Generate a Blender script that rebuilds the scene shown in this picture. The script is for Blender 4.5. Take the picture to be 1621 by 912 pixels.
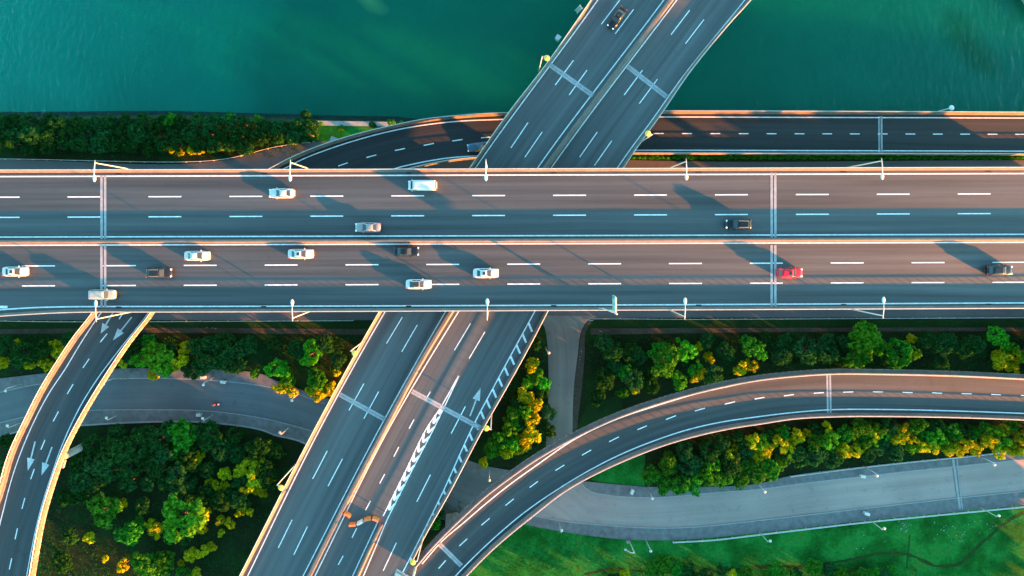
import bpy, bmesh, math, random
import numpy as np
from mathutils import Vector, Matrix

# ------------------------------------------------------------------ clear, camera, light, exposure
for o in list(bpy.data.objects): bpy.data.objects.remove(o)
S = bpy.context.scene
COL = S.collection
R = math.radians
FPX, NX, NY, CAMZ = 1100.0, 790.0, 372.0, 150.0
cam_d = bpy.data.cameras.new('camera'); cam = bpy.data.objects.new('camera', cam_d); COL.objects.link(cam)
cam.location = (0, 0, CAMZ); cam.rotation_euler = (0, 0, 0)
cam_d.sensor_width = 36; cam_d.lens = 36 * FPX / 1621
cam_d.shift_x = (810.5 - NX) / 1621; cam_d.shift_y = -(456 - NY) / 1621
cam_d.clip_start = 1; cam_d.clip_end = 6000
S.camera = cam
SUN_EL = R(7.3); SUN_H = Vector((.863, -.505, 0)).normalized()
w = bpy.data.worlds.new('World'); S.world = w; w.use_nodes = True
nt = w.node_tree; bg = nt.nodes['Background']
sky = nt.nodes.new('ShaderNodeTexSky'); sky.sky_type = 'NISHITA'; sky.sun_disc = False
sky.sun_elevation = SUN_EL; sky.sun_rotation = math.atan2(SUN_H.x, SUN_H.y)
sky.air_density = 1.0; sky.dust_density = 0.6; sky.ozone_density = 1.0
tint = nt.nodes.new('ShaderNodeMixRGB'); tint.blend_type = 'MULTIPLY'; tint.inputs[0].default_value = 1; tint.inputs[2].default_value = (.47, .91, .97, 1)
nt.links.new(sky.outputs[0], tint.inputs[1]); nt.links.new(tint.outputs[0], bg.inputs[0]); bg.inputs[1].default_value = 0.137
sd = bpy.data.lights.new('sun', 'SUN'); sun = bpy.data.objects.new('sun', sd); COL.objects.link(sun)
sd.energy = 5.0; sd.angle = R(0.8); sd.color = (1.0, .29, .03)
sun.rotation_euler = (-(SUN_H * math.cos(SUN_EL) + Vector((0, 0, math.sin(SUN_EL))))).to_track_quat('-Z', 'Y').to_euler()
S.view_settings.view_transform = 'Standard'; S.view_settings.look = 'None'
S.view_settings.exposure = 3.17; S.view_settings.gamma = 1

# ------------------------------------------------------------------ coordinates: a point of the plan at height z
def W(px, py, z=0.0):
    s = (CAMZ - z) / FPX
    return ((px - NX) * s, -(py - NY) * s, z)
C1 = lambda x, y: (x/3.86, 130 + y/3.86)
C2 = lambda x, y: (400 + x/3.86, 130 + y/3.86)
CT = lambda x, y: (730 + x/3.304, y/3.304)
CR = lambda x, y: (1000 + x/2.605, 130 + y/2.605)
M3 = lambda x, y: (780 + x/3.86, 380 + y/3.86)
A1 = lambda x, y: (x/3.86, 480 + y/3.86)
A2 = lambda x, y: (x/3.86, 676 + y/3.86)
A3 = lambda x, y: (380 + x/3.86, 480 + y/3.86)
A4 = lambda x, y: (380 + x/3.86, 676 + y/3.86)
A5 = lambda x, y: (780 + x/3.86, 580 + y/3.86)
A6 = lambda x, y: (780 + x/3.86, 676 + y/3.86)
A7 = lambda x, y: (1200 + x/3.85, 480 + y/3.85)
A8 = lambda x, y: (1200 + x/3.85, 676 + y/3.85)
def mp(f, *pts): return [f(*p) for p in pts]

def spline(pts, n=None, step=None, smooth=True):
    P = np.array(pts, float)
    if smooth and len(P) > 2:
        c = np.r_[0, np.cumsum(np.linalg.norm(np.diff(P, axis=0), axis=1)**.75)]
        D = np.diff(P, axis=0)/np.diff(c)[:, None]; h = np.diff(c)
        T = np.vstack([D[:1], (D[:-1]*h[1:, None]+D[1:]*h[:-1, None])/(h[1:]+h[:-1])[:, None], D[-1:]])
        out = []
        for i in range(len(P)-1):
            for t in np.linspace(0, 1, 16, endpoint=False):
                out.append((2*t**3-3*t*t+1)*P[i]+(t**3-2*t*t+t)*h[i]*T[i]+(-2*t**3+3*t*t)*P[i+1]+(t**3-t*t)*h[i]*T[i+1])
        out.append(P[-1]); P = np.array(out)
    d = np.r_[0, np.cumsum(np.linalg.norm(np.diff(P, axis=0), axis=1))]
    if n is None: n = max(2, int(d[-1]/step)+1)
    t = np.linspace(0, d[-1], n)
    return np.stack([np.interp(t, d, P[:, k]) for k in range(P.shape[1])], 1)
def world(px, zf):
    return np.array([W(p[0], p[1], zf(p[0], p[1])) for p in px])
def normals2(Q):
    T = np.gradient(Q[:, :2], axis=0); T /= np.linalg.norm(T, axis=1)[:, None] + 1e-9
    return np.stack([-T[:, 1], T[:, 0]], 1)          # to the left of travel

# ------------------------------------------------------------------ mesh collecting
class MB:
    def __init__(s): s.v = []; s.f = []; s.uv = {}
    def add(s, vs, fs, uv=None):
        b = len(s.v); s.v += [tuple(map(float, q)) for q in vs]
        for i, f in enumerate(fs):
            if uv: s.uv[len(s.f)] = [uv[k] for k in f]
            s.f.append([b+k for k in f])
    def box(s, c, d, rz=0):
        x, y, z = [k/2 for k in d]; ca, sa = math.cos(rz), math.sin(rz)
        vs = [(c[0]+a*x*ca-b*y*sa, c[1]+a*x*sa+b*y*ca, c[2]+e*z) for e in (-1, 1) for a, b in ((-1,-1),(1,-1),(1,1),(-1,1))]
        s.add(vs, [(3,2,1,0),(4,5,6,7),(0,1,5,4),(1,2,6,5),(2,3,7,6),(3,0,4,7)])
    def tube(s, pts, r, n=8, caps=True):
        pts = [Vector(p) for p in pts]; rr = r if hasattr(r, '__len__') else [r]*len(pts)
        rings = []
        for i, p in enumerate(pts):
            t = (pts[min(i+1, len(pts)-1)] - pts[max(i-1, 0)]).normalized()
            a = t.orthogonal().normalized() if abs(t.z) < .95 else t.cross(Vector((0,1,0))).normalized()
            if abs(t.z) < .95: a = t.cross(Vector((0,0,1))).normalized()
            b = t.cross(a)
            rings.append([p + a*math.cos(k*2*math.pi/n)*rr[i] + b*math.sin(k*2*math.pi/n)*rr[i] for k in range(n)])
        vs = [q for g in rings for q in g]; fs = []
        for i in range(len(rings)-1):
            for k in range(n):
                fs.append((i*n+k, i*n+(k+1) % n, (i+1)*n+(k+1) % n, (i+1)*n+k))
        if caps: fs += [tuple(range(n))[::-1], tuple((len(rings)-1)*n+k for k in range(n))]
        s.add(vs, fs)
    def lathe(s, c, prof, n=14):
        vs = []; fs = []
        for r, z in prof:
            vs += [(c[0]+r*math.cos(k*2*math.pi/n), c[1]+r*math.sin(k*2*math.pi/n), c[2]+z) for k in range(n)]
        for i in range(len(prof)-1):
            for k in range(n): fs.append((i*n+k, i*n+(k+1) % n, (i+1)*n+(k+1) % n, (i+1)*n+k))
        fs += [tuple(range(n))[::-1], tuple((len(prof)-1)*n+k for k in range(n))]
        s.add(vs, fs)
    def grid(s, rows, uv=None, closed=False):
        """rows: list of equally long rings/lines of points"""
        m = len(rows[0]); vs = [q for r in rows for q in r]; fs = []
        for i in range(len(rows)-1):
            for k in range(m if closed else m-1):
                fs.append((i*m+k, i*m+(k+1) % m, (i+1)*m+(k+1) % m, (i+1)*m+k))
        s.add(vs, fs, [q for r in uv for q in r] if uv else None)
    def build(s, name, m, parent=None, smooth=False, loc=None):
        me = bpy.data.meshes.new(name)
        off = Vector(loc) if loc is not None else (parent['_o'] if parent is not None and '_o' in parent else None)
        vs = s.v
        if off is not None: vs = [(a-off[0], b-off[1], c-off[2]) for a, b, c in vs]
        me.from_pydata(vs, [], s.f)
        if s.uv:
            l = me.uv_layers.new(name='UVMap'); i = 0; buf = []
            for fi, f in enumerate(s.f):
                u = s.uv.get(fi)
                for k in range(len(f)): buf += list(u[k]) if u else [0, 0]
            l.data.foreach_set('uv', buf)
        for mm in (m if isinstance(m, (list, tuple)) else [m]): me.materials.append(mm)
        if smooth: me.polygons.foreach_set('use_smooth', [True]*len(me.polygons))
        me.update()
        o = bpy.data.objects.new(name, me); COL.objects.link(o)
        if parent is not None: o.parent = parent
        if loc is not None: o.location = loc
        return o
def tag(o, label=None, cat=None, group=None, kind=None):
    if label: o['label'] = label
    if cat: o['category'] = cat
    if group: o['group'] = group
    if kind: o['kind'] = kind
    return o
def thing(name, label, cat, loc=(0,0,0), group=None, rz=0, local=False):
    o = bpy.data.objects.new(name, None); COL.objects.link(o); o.location = loc; o.rotation_euler = (0, 0, rz)
    o.empty_display_size = .3
    if not local: OFF[o.name] = Vector(loc)
    return tag(o, label, cat, group)
OFF = {}
_build = MB.build
def build(s, name, m, parent=None, smooth=False, loc=None):
    if parent is not None and loc is None and parent.name in OFF:
        off = OFF[parent.name]; s.v = [(a-off[0], b-off[1], c-off[2]) for a, b, c in s.v]
    o = _build(s, name, m, parent, smooth, loc)
    if parent is not None and loc is None and parent.name in OFF: OFF[o.name] = OFF[parent.name]
    return o
MB.build = build
def setting(name, mb, m): return tag(mb.build(name, m), kind='structure')

# ------------------------------------------------------------------ materials
def new_mat(name):
    m = bpy.data.materials.new(name); m.use_nodes = True
    t = m.node_tree; return m, t, t.nodes['Principled BSDF']
def N(t, typ, **kw):
    n = t.nodes.new('ShaderNode'+typ)
    for k, v in kw.items(): setattr(n, k, v)
    return n
def noise(t, vec, scale, detail=4, rough=.55):
    n = N(t, 'TexNoise'); n.inputs['Scale'].default_value = scale; n.inputs['Detail'].default_value = detail; n.inputs['Roughness'].default_value = rough
    t.links.new(vec, n.inputs['Vector']); return n.outputs['Fac']
def ramp(t, fac, stops):
    r = N(t, 'ValToRGB'); e = r.color_ramp.elements
    while len(e) < len(stops): e.new(.5)
    for i, (p, c) in enumerate(stops): e[i].position = p; e[i].color = (*c, 1) if len(c) == 3 else c
    t.links.new(fac, r.inputs[0]); return r.outputs[0]
def mixc(t, a, b, fac, mode='MIX'):
    m = N(t, 'MixRGB', blend_type=mode)
    for i, x in ((0, fac), (1, a), (2, b)):
        if hasattr(x, 'is_linked'): t.links.new(x, m.inputs[i])
        else: m.inputs[i].default_value = x if i == 0 else (*x, 1)
    return m.outputs[0]
def sc(c, k): return tuple(min(1, q*k) for q in c)
def simple(name, c, rough=.6, metal=0, var=.18, scale=1.5, bump=0):
    m, t, b = new_mat(name); tc = N(t, 'TexCoord').outputs['Object']
    f = noise(t, tc, scale, 5)
    t.links.new(ramp(t, f, [(.3, sc(c, 1-var)), (.7, sc(c, 1+var))]), b.inputs['Base Color'])
    b.inputs['Roughness'].default_value = rough; b.inputs['Metallic'].default_value = metal
    if bump:
        bp = N(t, 'Bump'); bp.inputs['Strength'].default_value = bump; t.links.new(f, bp.inputs['Height']); t.links.new(bp.outputs[0], b.inputs['Normal'])
    return m
def asphalt(name, c, streak=.22, patch=.12, spec=.85, rough=.64):
    m, t, b = new_mat(name); uv = N(t, 'UVMap').outputs[0]; tc = N(t, 'TexCoord').outputs['Object']
    mpn = N(t, 'Mapping'); mpn.inputs['Scale'].default_value = (.012, .55, 1); t.links.new(uv, mpn.inputs[0])
    f1 = noise(t, mpn.outputs[0], 1.0, 5, .6)
    f2 = noise(t, tc, .07, 3); f3 = noise(t, tc, 3.0, 4, .7)
    c1 = ramp(t, f1, [(.32, sc(c, 1-streak)), (.68, sc(c, 1+streak))])
    c2 = mixc(t, c1, ramp(t, f2, [(.35, (1-patch,)*3), (.65, (1,)*3)]), 1.0, 'MULTIPLY')
    c3 = mixc(t, c2, ramp(t, f3, [(.3, (.86,)*3), (.7, (1,)*3)]), 1.0, 'MULTIPLY')
    f4 = noise(t, tc, .45, 5, .65)
    c3 = mixc(t, c3, ramp(t, f4, [(.30, (.80,)*3), (.42, (1,)*3), (.62, (1,)*3), (.74, (1.1,)*3)]), 1.0, 'MULTIPLY')
    t.links.new(c3, b.inputs['Base Color']); b.inputs['Roughness'].default_value = rough; b.inputs['IOR'].default_value = 1.5+.06*spec
    mr = N(t, 'MapRange'); mr.inputs[1].default_value = .3; mr.inputs[2].default_value = .7; mr.inputs[3].default_value = spec*.72; mr.inputs[4].default_value = min(1, spec*1.22)
    t.links.new(f1, mr.inputs[0]); t.links.new(mr.outputs[0], b.inputs['Specular IOR Level'])
    return m
def leafmat(name, ca, cb, cc, trans=.3):
    m, t, b = new_mat(name); tc = N(t, 'TexCoord').outputs['Object']
    rnd = N(t, 'ObjectInfo').outputs['Random']
    f = noise(t, tc, 5.5, 3, .6)
    c = ramp(t, f, [(.32, sc(ca, .45)), (.5, cb), (.66, sc(cc, 1.45))])
    hs = N(t, 'HueSaturation')
    mr = N(t, 'MapRange'); mr.inputs[3].default_value = .482; mr.inputs[4].default_value = .518; t.links.new(rnd, mr.inputs[0]); t.links.new(mr.outputs[0], hs.inputs['Hue'])
    mv = N(t, 'MapRange'); mv.inputs[3].default_value = .75; mv.inputs[4].default_value = 1.3; t.links.new(rnd, mv.inputs[0]); t.links.new(mv.outputs[0], hs.inputs['Value'])
    t.links.new(c, hs.inputs['Color'])
    d = N(t, 'BsdfDiffuse'); tr = N(t, 'BsdfTranslucent'); mx = N(t, 'MixShader'); mx.inputs[0].default_value = trans
    t.links.new(hs.outputs[0], d.inputs[0]); t.links.new(hs.outputs[0], tr.inputs[0])
    t.links.new(d.outputs[0], mx.inputs[1]); t.links.new(tr.outputs[0], mx.inputs[2])
    t.nodes.remove(b); t.links.new(mx.outputs[0], t.nodes['Material Output'].inputs[0])
    return m
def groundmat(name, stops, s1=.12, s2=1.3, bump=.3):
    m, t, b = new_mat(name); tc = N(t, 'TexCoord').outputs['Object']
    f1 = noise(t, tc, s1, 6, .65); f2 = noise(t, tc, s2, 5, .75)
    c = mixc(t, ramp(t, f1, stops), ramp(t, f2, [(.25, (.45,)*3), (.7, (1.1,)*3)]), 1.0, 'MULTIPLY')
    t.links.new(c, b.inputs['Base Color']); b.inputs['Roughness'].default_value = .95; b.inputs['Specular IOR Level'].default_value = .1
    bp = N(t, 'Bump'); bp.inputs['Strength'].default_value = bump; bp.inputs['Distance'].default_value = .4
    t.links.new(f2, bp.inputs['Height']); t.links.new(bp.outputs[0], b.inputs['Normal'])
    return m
def carpaint(name, c, metal=.0, rough=.25):
    m, t, b = new_mat(name); tc = N(t, 'TexCoord').outputs['Object']
    f = noise(t, tc, 1.2, 3)
    t.links.new(ramp(t, f, [(.3, sc(c, .92)), (.7, sc(c, 1.05))]), b.inputs['Base Color'])
    b.inputs['Roughness'].default_value = rough; b.inputs['Metallic'].default_value = metal
    b.inputs['Coat Weight'].default_value = .35; b.inputs['Coat Roughness'].default_value = .06; b.inputs['Specular IOR Level'].default_value = .3
    return m
M = {}
M['asphalt'] = asphalt('highway_asphalt', (.032, .034, .033), .5)
M['asphalt_diag'] = asphalt('diagonal_asphalt', (.050, .052, .050), .35)
M['asphalt_dark'] = asphalt('dark_asphalt', (.024, .024, .024), .22, .12, .3)
M['asphalt_ramp'] = asphalt('ramp_asphalt', (.050, .053, .053), .3, .12, .5, .85)
M['road_grey'] = asphalt('grey_road', (.115, .125, .13), .10, .25, .4)
M['road_pale'] = asphalt('pale_road', (.36, .27, .235), .12, .2, .3)
M['road_worn'] = asphalt('worn_road', (.22, .185, .155), .22, .35, .3)
M['service'] = asphalt('service_asphalt', (.12, .11, .11), .1, .2, .3)
M['pave'] = simple('paving', (.13, .125, .125), .9, 0, .25, .8)
M['kerb'] = simple('kerb_stone', (.27, .265, .255), .85)
M['concrete'] = simple('concrete', (.135, .108, .096), .8, 0, .22, .6)
M['girder'] = simple('girder_concrete', (.28, .26, .25), .85, 0, .2, .4)
M['rail'] = simple('rail_steel', (.50, .47, .45), .5, .3, .15, 2)
M['joint'] = simple('joint_concrete', (.30, .29, .29), .8, 0, .2, 1.5)
M['rubber'] = simple('joint_rubber', (.03, .03, .03), .8)
M['paint'] = simple('road_paint', (.70, .70, .68), .6, 0, .22, 1.6)
M['arrow'] = simple('arrow_paint', (.42, .42, .41), .6, 0, .25, 1.6)
M['white'] = simple('white_metal', (.50, .50, .48), .4, 0, .05)
M['lamp_head'] = simple('lamp_head_white', (.58, .58, .55), .35, 0, .05)
M['gold_head'] = simple('lamp_head_gold', (.85, .44, .07), .4, 0, .1)
M['sign_teal'] = simple('sign_teal', (.01, .32, .28), .4, 0, .1)
M['sign_grey'] = simple('sign_back_grey', (.32, .33, .33), .5, .2, .1)
M['orange'] = simple('barrier_orange', (.80, .20, .05), .5, 0, .12)
M['cream'] = simple('barrier_cream', (.75, .55, .45), .5, 0, .12)
M['drain'] = simple('drain_black', (.01, .01, .01), .7)
M['bark'] = simple('bark', (.10, .07, .05), .9, 0, .3, 4)
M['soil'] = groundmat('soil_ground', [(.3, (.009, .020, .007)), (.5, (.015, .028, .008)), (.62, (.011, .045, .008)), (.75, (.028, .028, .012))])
M['dirt'] = groundmat('dirt_path', [(.3, (.06, .045, .032)), (.7, (.10, .08, .06))], .3, 2)
M['verge'] = groundmat('verge_grass', [(.3, (.010, .030, .008)), (.7, (.016, .050, .010))], .2, 2)
M['lawn'] = groundmat('lawn_grass', [(.30, (.003, .06, .007)), (.45, (.006, .125, .014)), (.57, (.013, .20, .03)), (.70, (.055, .16, .014))], .15, 1.8)
M['ditch'] = groundmat('ditch_mud', [(.3, (.007, .065, .009)), (.7, (.034, .060, .016))], .5, 2)
M['bank'] = groundmat('bank_stone', [(.3, (.012, .025, .014)), (.7, (.035, .05, .03))], .3, 1.5)
M['leaf_dark'] = leafmat('leaves_dark', (.008, .050, .012), (.012, .068, .016), (.022, .095, .016))
M['leaf_green'] = leafmat('leaves_green', (.016, .11, .010), (.026, .16, .012), (.045, .20, .014))
M['leaf_bright'] = leafmat('leaves_bright', (.022, .18, .010), (.04, .26, .014), (.075, .32, .016))
M['leaf_sunlit'] = leafmat('leaves_sunlit', (.16, .25, .006), (.32, .36, .008), (.42, .40, .010))  # yellow of sunlit crowns is put into this leaf base colour
M['tyre'] = simple('tyre_rubber', (.015, .015, .015), .8)
M['rim'] = simple('wheel_rim', (.5, .5, .52), .3, .8)
M['headlight'] = simple('headlight_glass', (.75, .75, .72), .15)
M['taillight'] = simple('taillight_red', (.5, .01, .02), .2)
M['skin'] = simple('skin', (.45, .28, .2), .6)
m, t, b = new_mat('car_glass'); b.inputs['Base Color'].default_value = (.030, .040, .044, 1); b.inputs['Roughness'].default_value = .12; b.inputs['Specular IOR Level'].default_value = .35; M['glass'] = m
# water: algae-tinted lake, bed colour turns darker from left to right
m, t, b = new_mat('lake_water'); tc = N(t, 'TexCoord').outputs['Object']
f = noise(t, tc, .011, 3, .5); f2 = noise(t, tc, .05, 4, .6)
bed, tb, bb = new_mat('lake_bed'); M['bed'] = bed
t.links.new(ramp(t, noise(t, tc, 1.0, 2), [(.3, (.35, .93, .95)), (.7, (.45, 1, 1))]), b.inputs['Base Color']); b.inputs['Roughness'].default_value = .08; b.inputs['IOR'].default_value = 1.33; b.inputs['Transmission Weight'].default_value = 1; b.inputs['Specular Tint'].default_value = (.35, .9, .85, 1)
mpn = N(t, 'Mapping'); mpn.inputs['Scale'].default_value = (1.0, .35, 1); mpn.inputs['Rotation'].default_value = (0, 0, R(-14)); t.links.new(tc, mpn.inputs[0])
w1 = noise(t, mpn.outputs[0], .9, 4, .6)
bp = N(t, 'Bump'); bp.inputs['Strength'].default_value = .7; bp.inputs['Distance'].default_value = .5; t.links.new(w1, bp.inputs['Height']); t.links.new(bp.outputs[0], b.inputs['Normal'])
M['water'] = m
t = M['bed'].node_tree; b = t.nodes['Principled BSDF']; tc = N(t, 'TexCoord').outputs['Object']
f = noise(t, tc, .011, 3, .5); f2 = noise(t, tc, .05, 4, .6)
gx = N(t, 'SeparateXYZ'); t.links.new(tc, gx.inputs[0]); gm = N(t, 'MapRange'); gm.inputs[1].default_value = -110; gm.inputs[2].default_value = 10; t.links.new(gx.outputs[0], gm.inputs[0])
fm = N(t, 'Math', operation='MULTIPLY_ADD'); t.links.new(f, fm.inputs[0]); fm.inputs[1].default_value = .55; t.links.new(gm.outputs[0], fm.inputs[2])
c = ramp(t, fm.outputs[0], [(.35, (.001, .27, .185)), (.75, (.001, .20, .135)), (1.3/1.6, (.001, .135, .088)), (1.0, (.004, .15, .088))])
c = mixc(t, c, ramp(t, f2, [(.3, (.88,)*3), (.7, (1.06,)*3)]), 1.0, 'MULTIPLY')
def plume(c, at, ang, rx, ry, col, amt):
    """a drift of algae or silt on the bed"""
    m_ = N(t, 'Mapping', vector_type='TEXTURE'); m_.inputs['Location'].default_value = (*at, ZW_BED); m_.inputs['Rotation'].default_value = (0, 0, ang); m_.inputs['Scale'].default_value = (rx, ry, 10)
    t.links.new(tc, m_.inputs[0]); ln = N(t, 'VectorMath', operation='LENGTH'); t.links.new(m_.outputs[0], ln.inputs[0])
    ad = N(t, 'Math', operation='MULTIPLY_ADD'); t.links.new(f2, ad.inputs[0]); ad.inputs[1].default_value = 1.1; t.links.new(ln.outputs['Value'], ad.inputs[2])
    return mixc(t, c, col, ramp(t, ad.outputs[0], [(.5, (amt,)*3), (1.0, (0, 0, 0))]))
ZW_BED = -4.2
c = plume(c, (-29, 52), R(-28), 15, 6, (.22, .40, .14), .8)
c = plume(c, (104, 42), R(-52), 42, 12, (.006, .075, .010), .9)
t.links.new(c, b.inputs['Base Color']); b.inputs['Roughness'].default_value = 1; b.inputs['Specular IOR Level'].default_value = 0

# ------------------------------------------------------------------ strips, lines, parapets
def strip(mb, La, Lb, zf, dz=0.0, step=12, thick=0.0, n=None, m=2):
    """sheet between two pixel polylines; uv in metres (along, across)"""
    if n is None: n = max(2, int(np.linalg.norm(np.diff(np.array(La), axis=0), axis=1).sum()/step)+1)
    A = world(spline(La, n), zf); B = world(spline(Lb, n), zf)
    A[:, 2] += dz; B[:, 2] += dz
    u = np.r_[0, np.cumsum(np.linalg.norm(np.diff((A+B)/2, axis=0), axis=1))]
    rows = []; uvs = []
    for i in range(n):
        wd = np.linalg.norm(A[i]-B[i])
        rows.append([tuple(A[i]+(B[i]-A[i])*k/(m-1)) for k in range(m)])
        uvs.append([(u[i], wd*k/(m-1)) for k in range(m)])
    # faces must look up
    e1 = np.array(rows[0][1])-np.array(rows[0][0]); e2 = np.array(rows[1][0])-np.array(rows[0][0])
    if np.cross(e1, e2)[2] < 0:
        rows = [r[::-1] for r in rows]; uvs = [r[::-1] for r in uvs]
    mb.grid(rows, uvs)
    if thick:
        for E in (A, B):
            mb.grid([[tuple(p), tuple(p-np.array([0, 0, thick]))] for p in E])
def line(mb, px, zf, wd=.3, dz=.012, step=10, smooth=True):
    Q = world(spline(px, step=step, smooth=smooth), zf); nn = normals2(Q)
    rows = [[(q[0]-k[0]*wd/2, q[1]-k[1]*wd/2, q[2]+dz), (q[0]+k[0]*wd/2, q[1]+k[1]*wd/2, q[2]+dz)] for q, k in zip(Q, nn)]
    rows = [r[::-1] for r in rows]
    mb.grid(rows)
def arrow(mb, tail, tip, zf, hw=.75, sw=.14, frac=.42, dz=.013):
    a = np.array(W(*tail, zf(*tail))); b = np.array(W(*tip, zf(*tip))); d = b-a; L = np.linalg.norm(d); d /= L
    nrm = np.array([-d[1], d[0], 0]); up = np.array([0, 0, dz]); h = b-d*L*frac
    P = [a-nrm*sw, a+nrm*sw, h+nrm*sw, h+nrm*hw, b, h-nrm*hw, h-nrm*sw]
    mb.add([p+up for p in P], [(0, 6, 2, 1), (5, 4, 3)])
PAR = [(0, -.45), (0, 1.12), (.22, 1.12), (.30, .45), (.52, .12), (.52, -.1)]
PAR_LIP = [(0, -.45), (0, .22), (.54, .26), (.57, 1.12), (.80, 1.12), (.88, .45), (1.15, .12), (1.15, -.1)]
def sweep(mb, px, zf, prof, inward, step=8):
    """inward: pixel point on the inner side"""
    Q = world(spline(px, step=step), zf); nn = normals2(Q)
    i = len(Q)//2; ip = np.array(W(*inward, zf(*inward)))
    if np.dot(ip[:2]-Q[i, :2], nn[i]) < 0: nn = -nn
    rows = [[(q[0]+k[0]*o, q[1]+k[1]*o, q[2]+z) for o, z in prof] for q, k in zip(Q, nn)]
    mb.grid(rows)
    m = len(prof)
    for r in (rows[0], rows[-1]): mb.add(r, [tuple(range(m))])
    return Q, nn
def railing(mb, Q, nn, off=.11, base=1.12, top=1.52, every=1.9, w=.05):
    d = np.r_[0, np.cumsum(np.linalg.norm(np.diff(Q, axis=0), axis=1))]
    mb.tube([(q[0]+k[0]*off, q[1]+k[1]*off, q[2]+top) for q, k in zip(Q, nn)], .075, 6)
    for s in np.arange(.5, d[-1], every):
        p = [np.interp(s, d, Q[:, j]) for j in range(3)]; k = [np.interp(s, d, nn[:, j]) for j in range(2)]
        mb.box((p[0]+k[0]*off, p[1]+k[1]*off, p[2]+(base+top)/2), (w*2, w*2, top-base), math.atan2(k[1], k[0]))
def deck(mb, La, Lb, zf, depth=1.7, step=14):
    n = max(2, int(np.linalg.norm(np.diff(np.array(La), axis=0), axis=1).sum()/step)+1)
    A = world(spline(La, n), zf); B = world(spline(Lb, n), zf); rows = []
    for a, b in zip(A, B):
        d = b-a
        def at(t, z): return tuple(a+d*t+np.array([0, 0, z]))
        rows.append([at(0, -.03), at(0, -.45), at(.22, -.6), at(.27, -depth), at(.73, -depth), at(.78, -.6), at(1, -.45), at(1, -.03)])
    mb.grid(rows, closed=True)
    for r in (rows[0], rows[-1]): mb.add(r, [tuple(range(8))])
def joint(parent, a, b, zf, wd=1.1, gap=.10):
    mb = MB()
    for s in (-1, 1):
        A = np.array(W(*a, zf(*a))); B = np.array(W(*b, zf(*b))); d = (B-A)/np.linalg.norm(B-A); nr = np.array([-d[1], d[0], 0])*s
        g, e, up = gap, wd/2, np.array([0, 0, .017])
        q = [A+nr*g+up, B+nr*g+up, B+nr*e+up, A+nr*e+up]
        mb.add(q if s > 0 else q[::-1], [(0, 1, 2, 3)])
    j = mb.build('expansion_joint', M['joint'], parent)
    mb = MB(); q = [A-nr*g+up*.6, B-nr*g+up*.6, B+nr*g+up*.6, A+nr*g+up*.6]
    mb.add(q[::-1], [(0, 1, 2, 3)]); mb.build('joint_seal', M['rubber'], j)
def pier(parent, p, zf, depth, cap=None, ang=0, r=.75, gz=0.0):
    """column with hammerhead below a deck; ang = direction across the deck"""
    z = zf(*p); x, y, _ = W(*p, z)
    mb = MB(); top = z-depth
    mb.lathe((x, y, 0), [(r, gz-1.0), (r, top-1.1)], 14)
    o = mb.build('pier', M['girder'], parent)
    if cap:
        mb = MB(); ca, sa = math.cos(ang), math.sin(ang)
        for wv in (1,):
            prof = [(-cap/2, top), (cap/2, top), (cap/2, top-.55), (r*1.1, top-1.15), (-r*1.1, top-1.15), (-cap/2, top-.55)]
            fr = [(x+o_*ca-.8*-sa, y+o_*sa-.8*ca, zz-.01) for o_, zz in prof]; bk = [(x+o_*ca+.8*-sa, y+o_*sa+.8*ca, zz-.01) for o_, zz in prof]
            mb.grid([fr, bk], closed=True); mb.add(fr, [tuple(range(6))]); mb.add(bk, [tuple(range(6))])
        mb.build('pier_cap', M['girder'], o)

# ------------------------------------------------------------------ ground, water, roads
G0 = lambda x, y: 0.0
ZW = -2.0
shore = [(-9000, 190), (-400, 190), (0, 190), (120, 189), (250, 188), (370, 191), (470, 194), (500, 195), (560, 196), (625, 197), (700, 206), (800, 217), (1000, 226), (1621, 226), (2000, 226), (11000, 226)]
mb = MB()
top = [W(x, y, 0) for x, y in shore]; mb.grid([[(p[0], -2500, 0), p] for p in top][::1])
mb.f = [f[::-1] if False else f for f in mb.f]
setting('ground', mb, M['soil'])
mb = MB(); mb.grid([[W(x, y, 0), (W(x, y, 0)[0], W(x, y, 0)[1]+2.4, ZW-2.3)] for x, y in shore]); setting('embankment', mb, M['bank'])
mb = MB(); mb.add([(-2500, -2, ZW), (2500, -2, ZW), (2500, 2500, ZW), (-2500, 2500, ZW)], [(0, 1, 2, 3)]); setting('lake', mb, M['water'])
mb = MB(); mb.add([(-2500, -20, ZW-2.2), (2500, -20, ZW-2.2), (2500, 2500, ZW-2.2), (-2500, 2500, ZW-2.2)], [(0, 1, 2, 3)]); setting('lake_bed', mb, M['bed'])
# concrete bank wall at the water's edge
mb = MB(); line(mb, [(498, 195), (625, 197)], G0, 1.0, .16); strip(mb, [(498, 191.5), (625, 193.5)], [(498, 198.5), (625, 200.5)], G0, .15, thick=1.2)
tag(mb.build('bank_wall', M['kerb']), 'pale concrete wall along the lake edge beside grass', 'wall')
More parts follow.
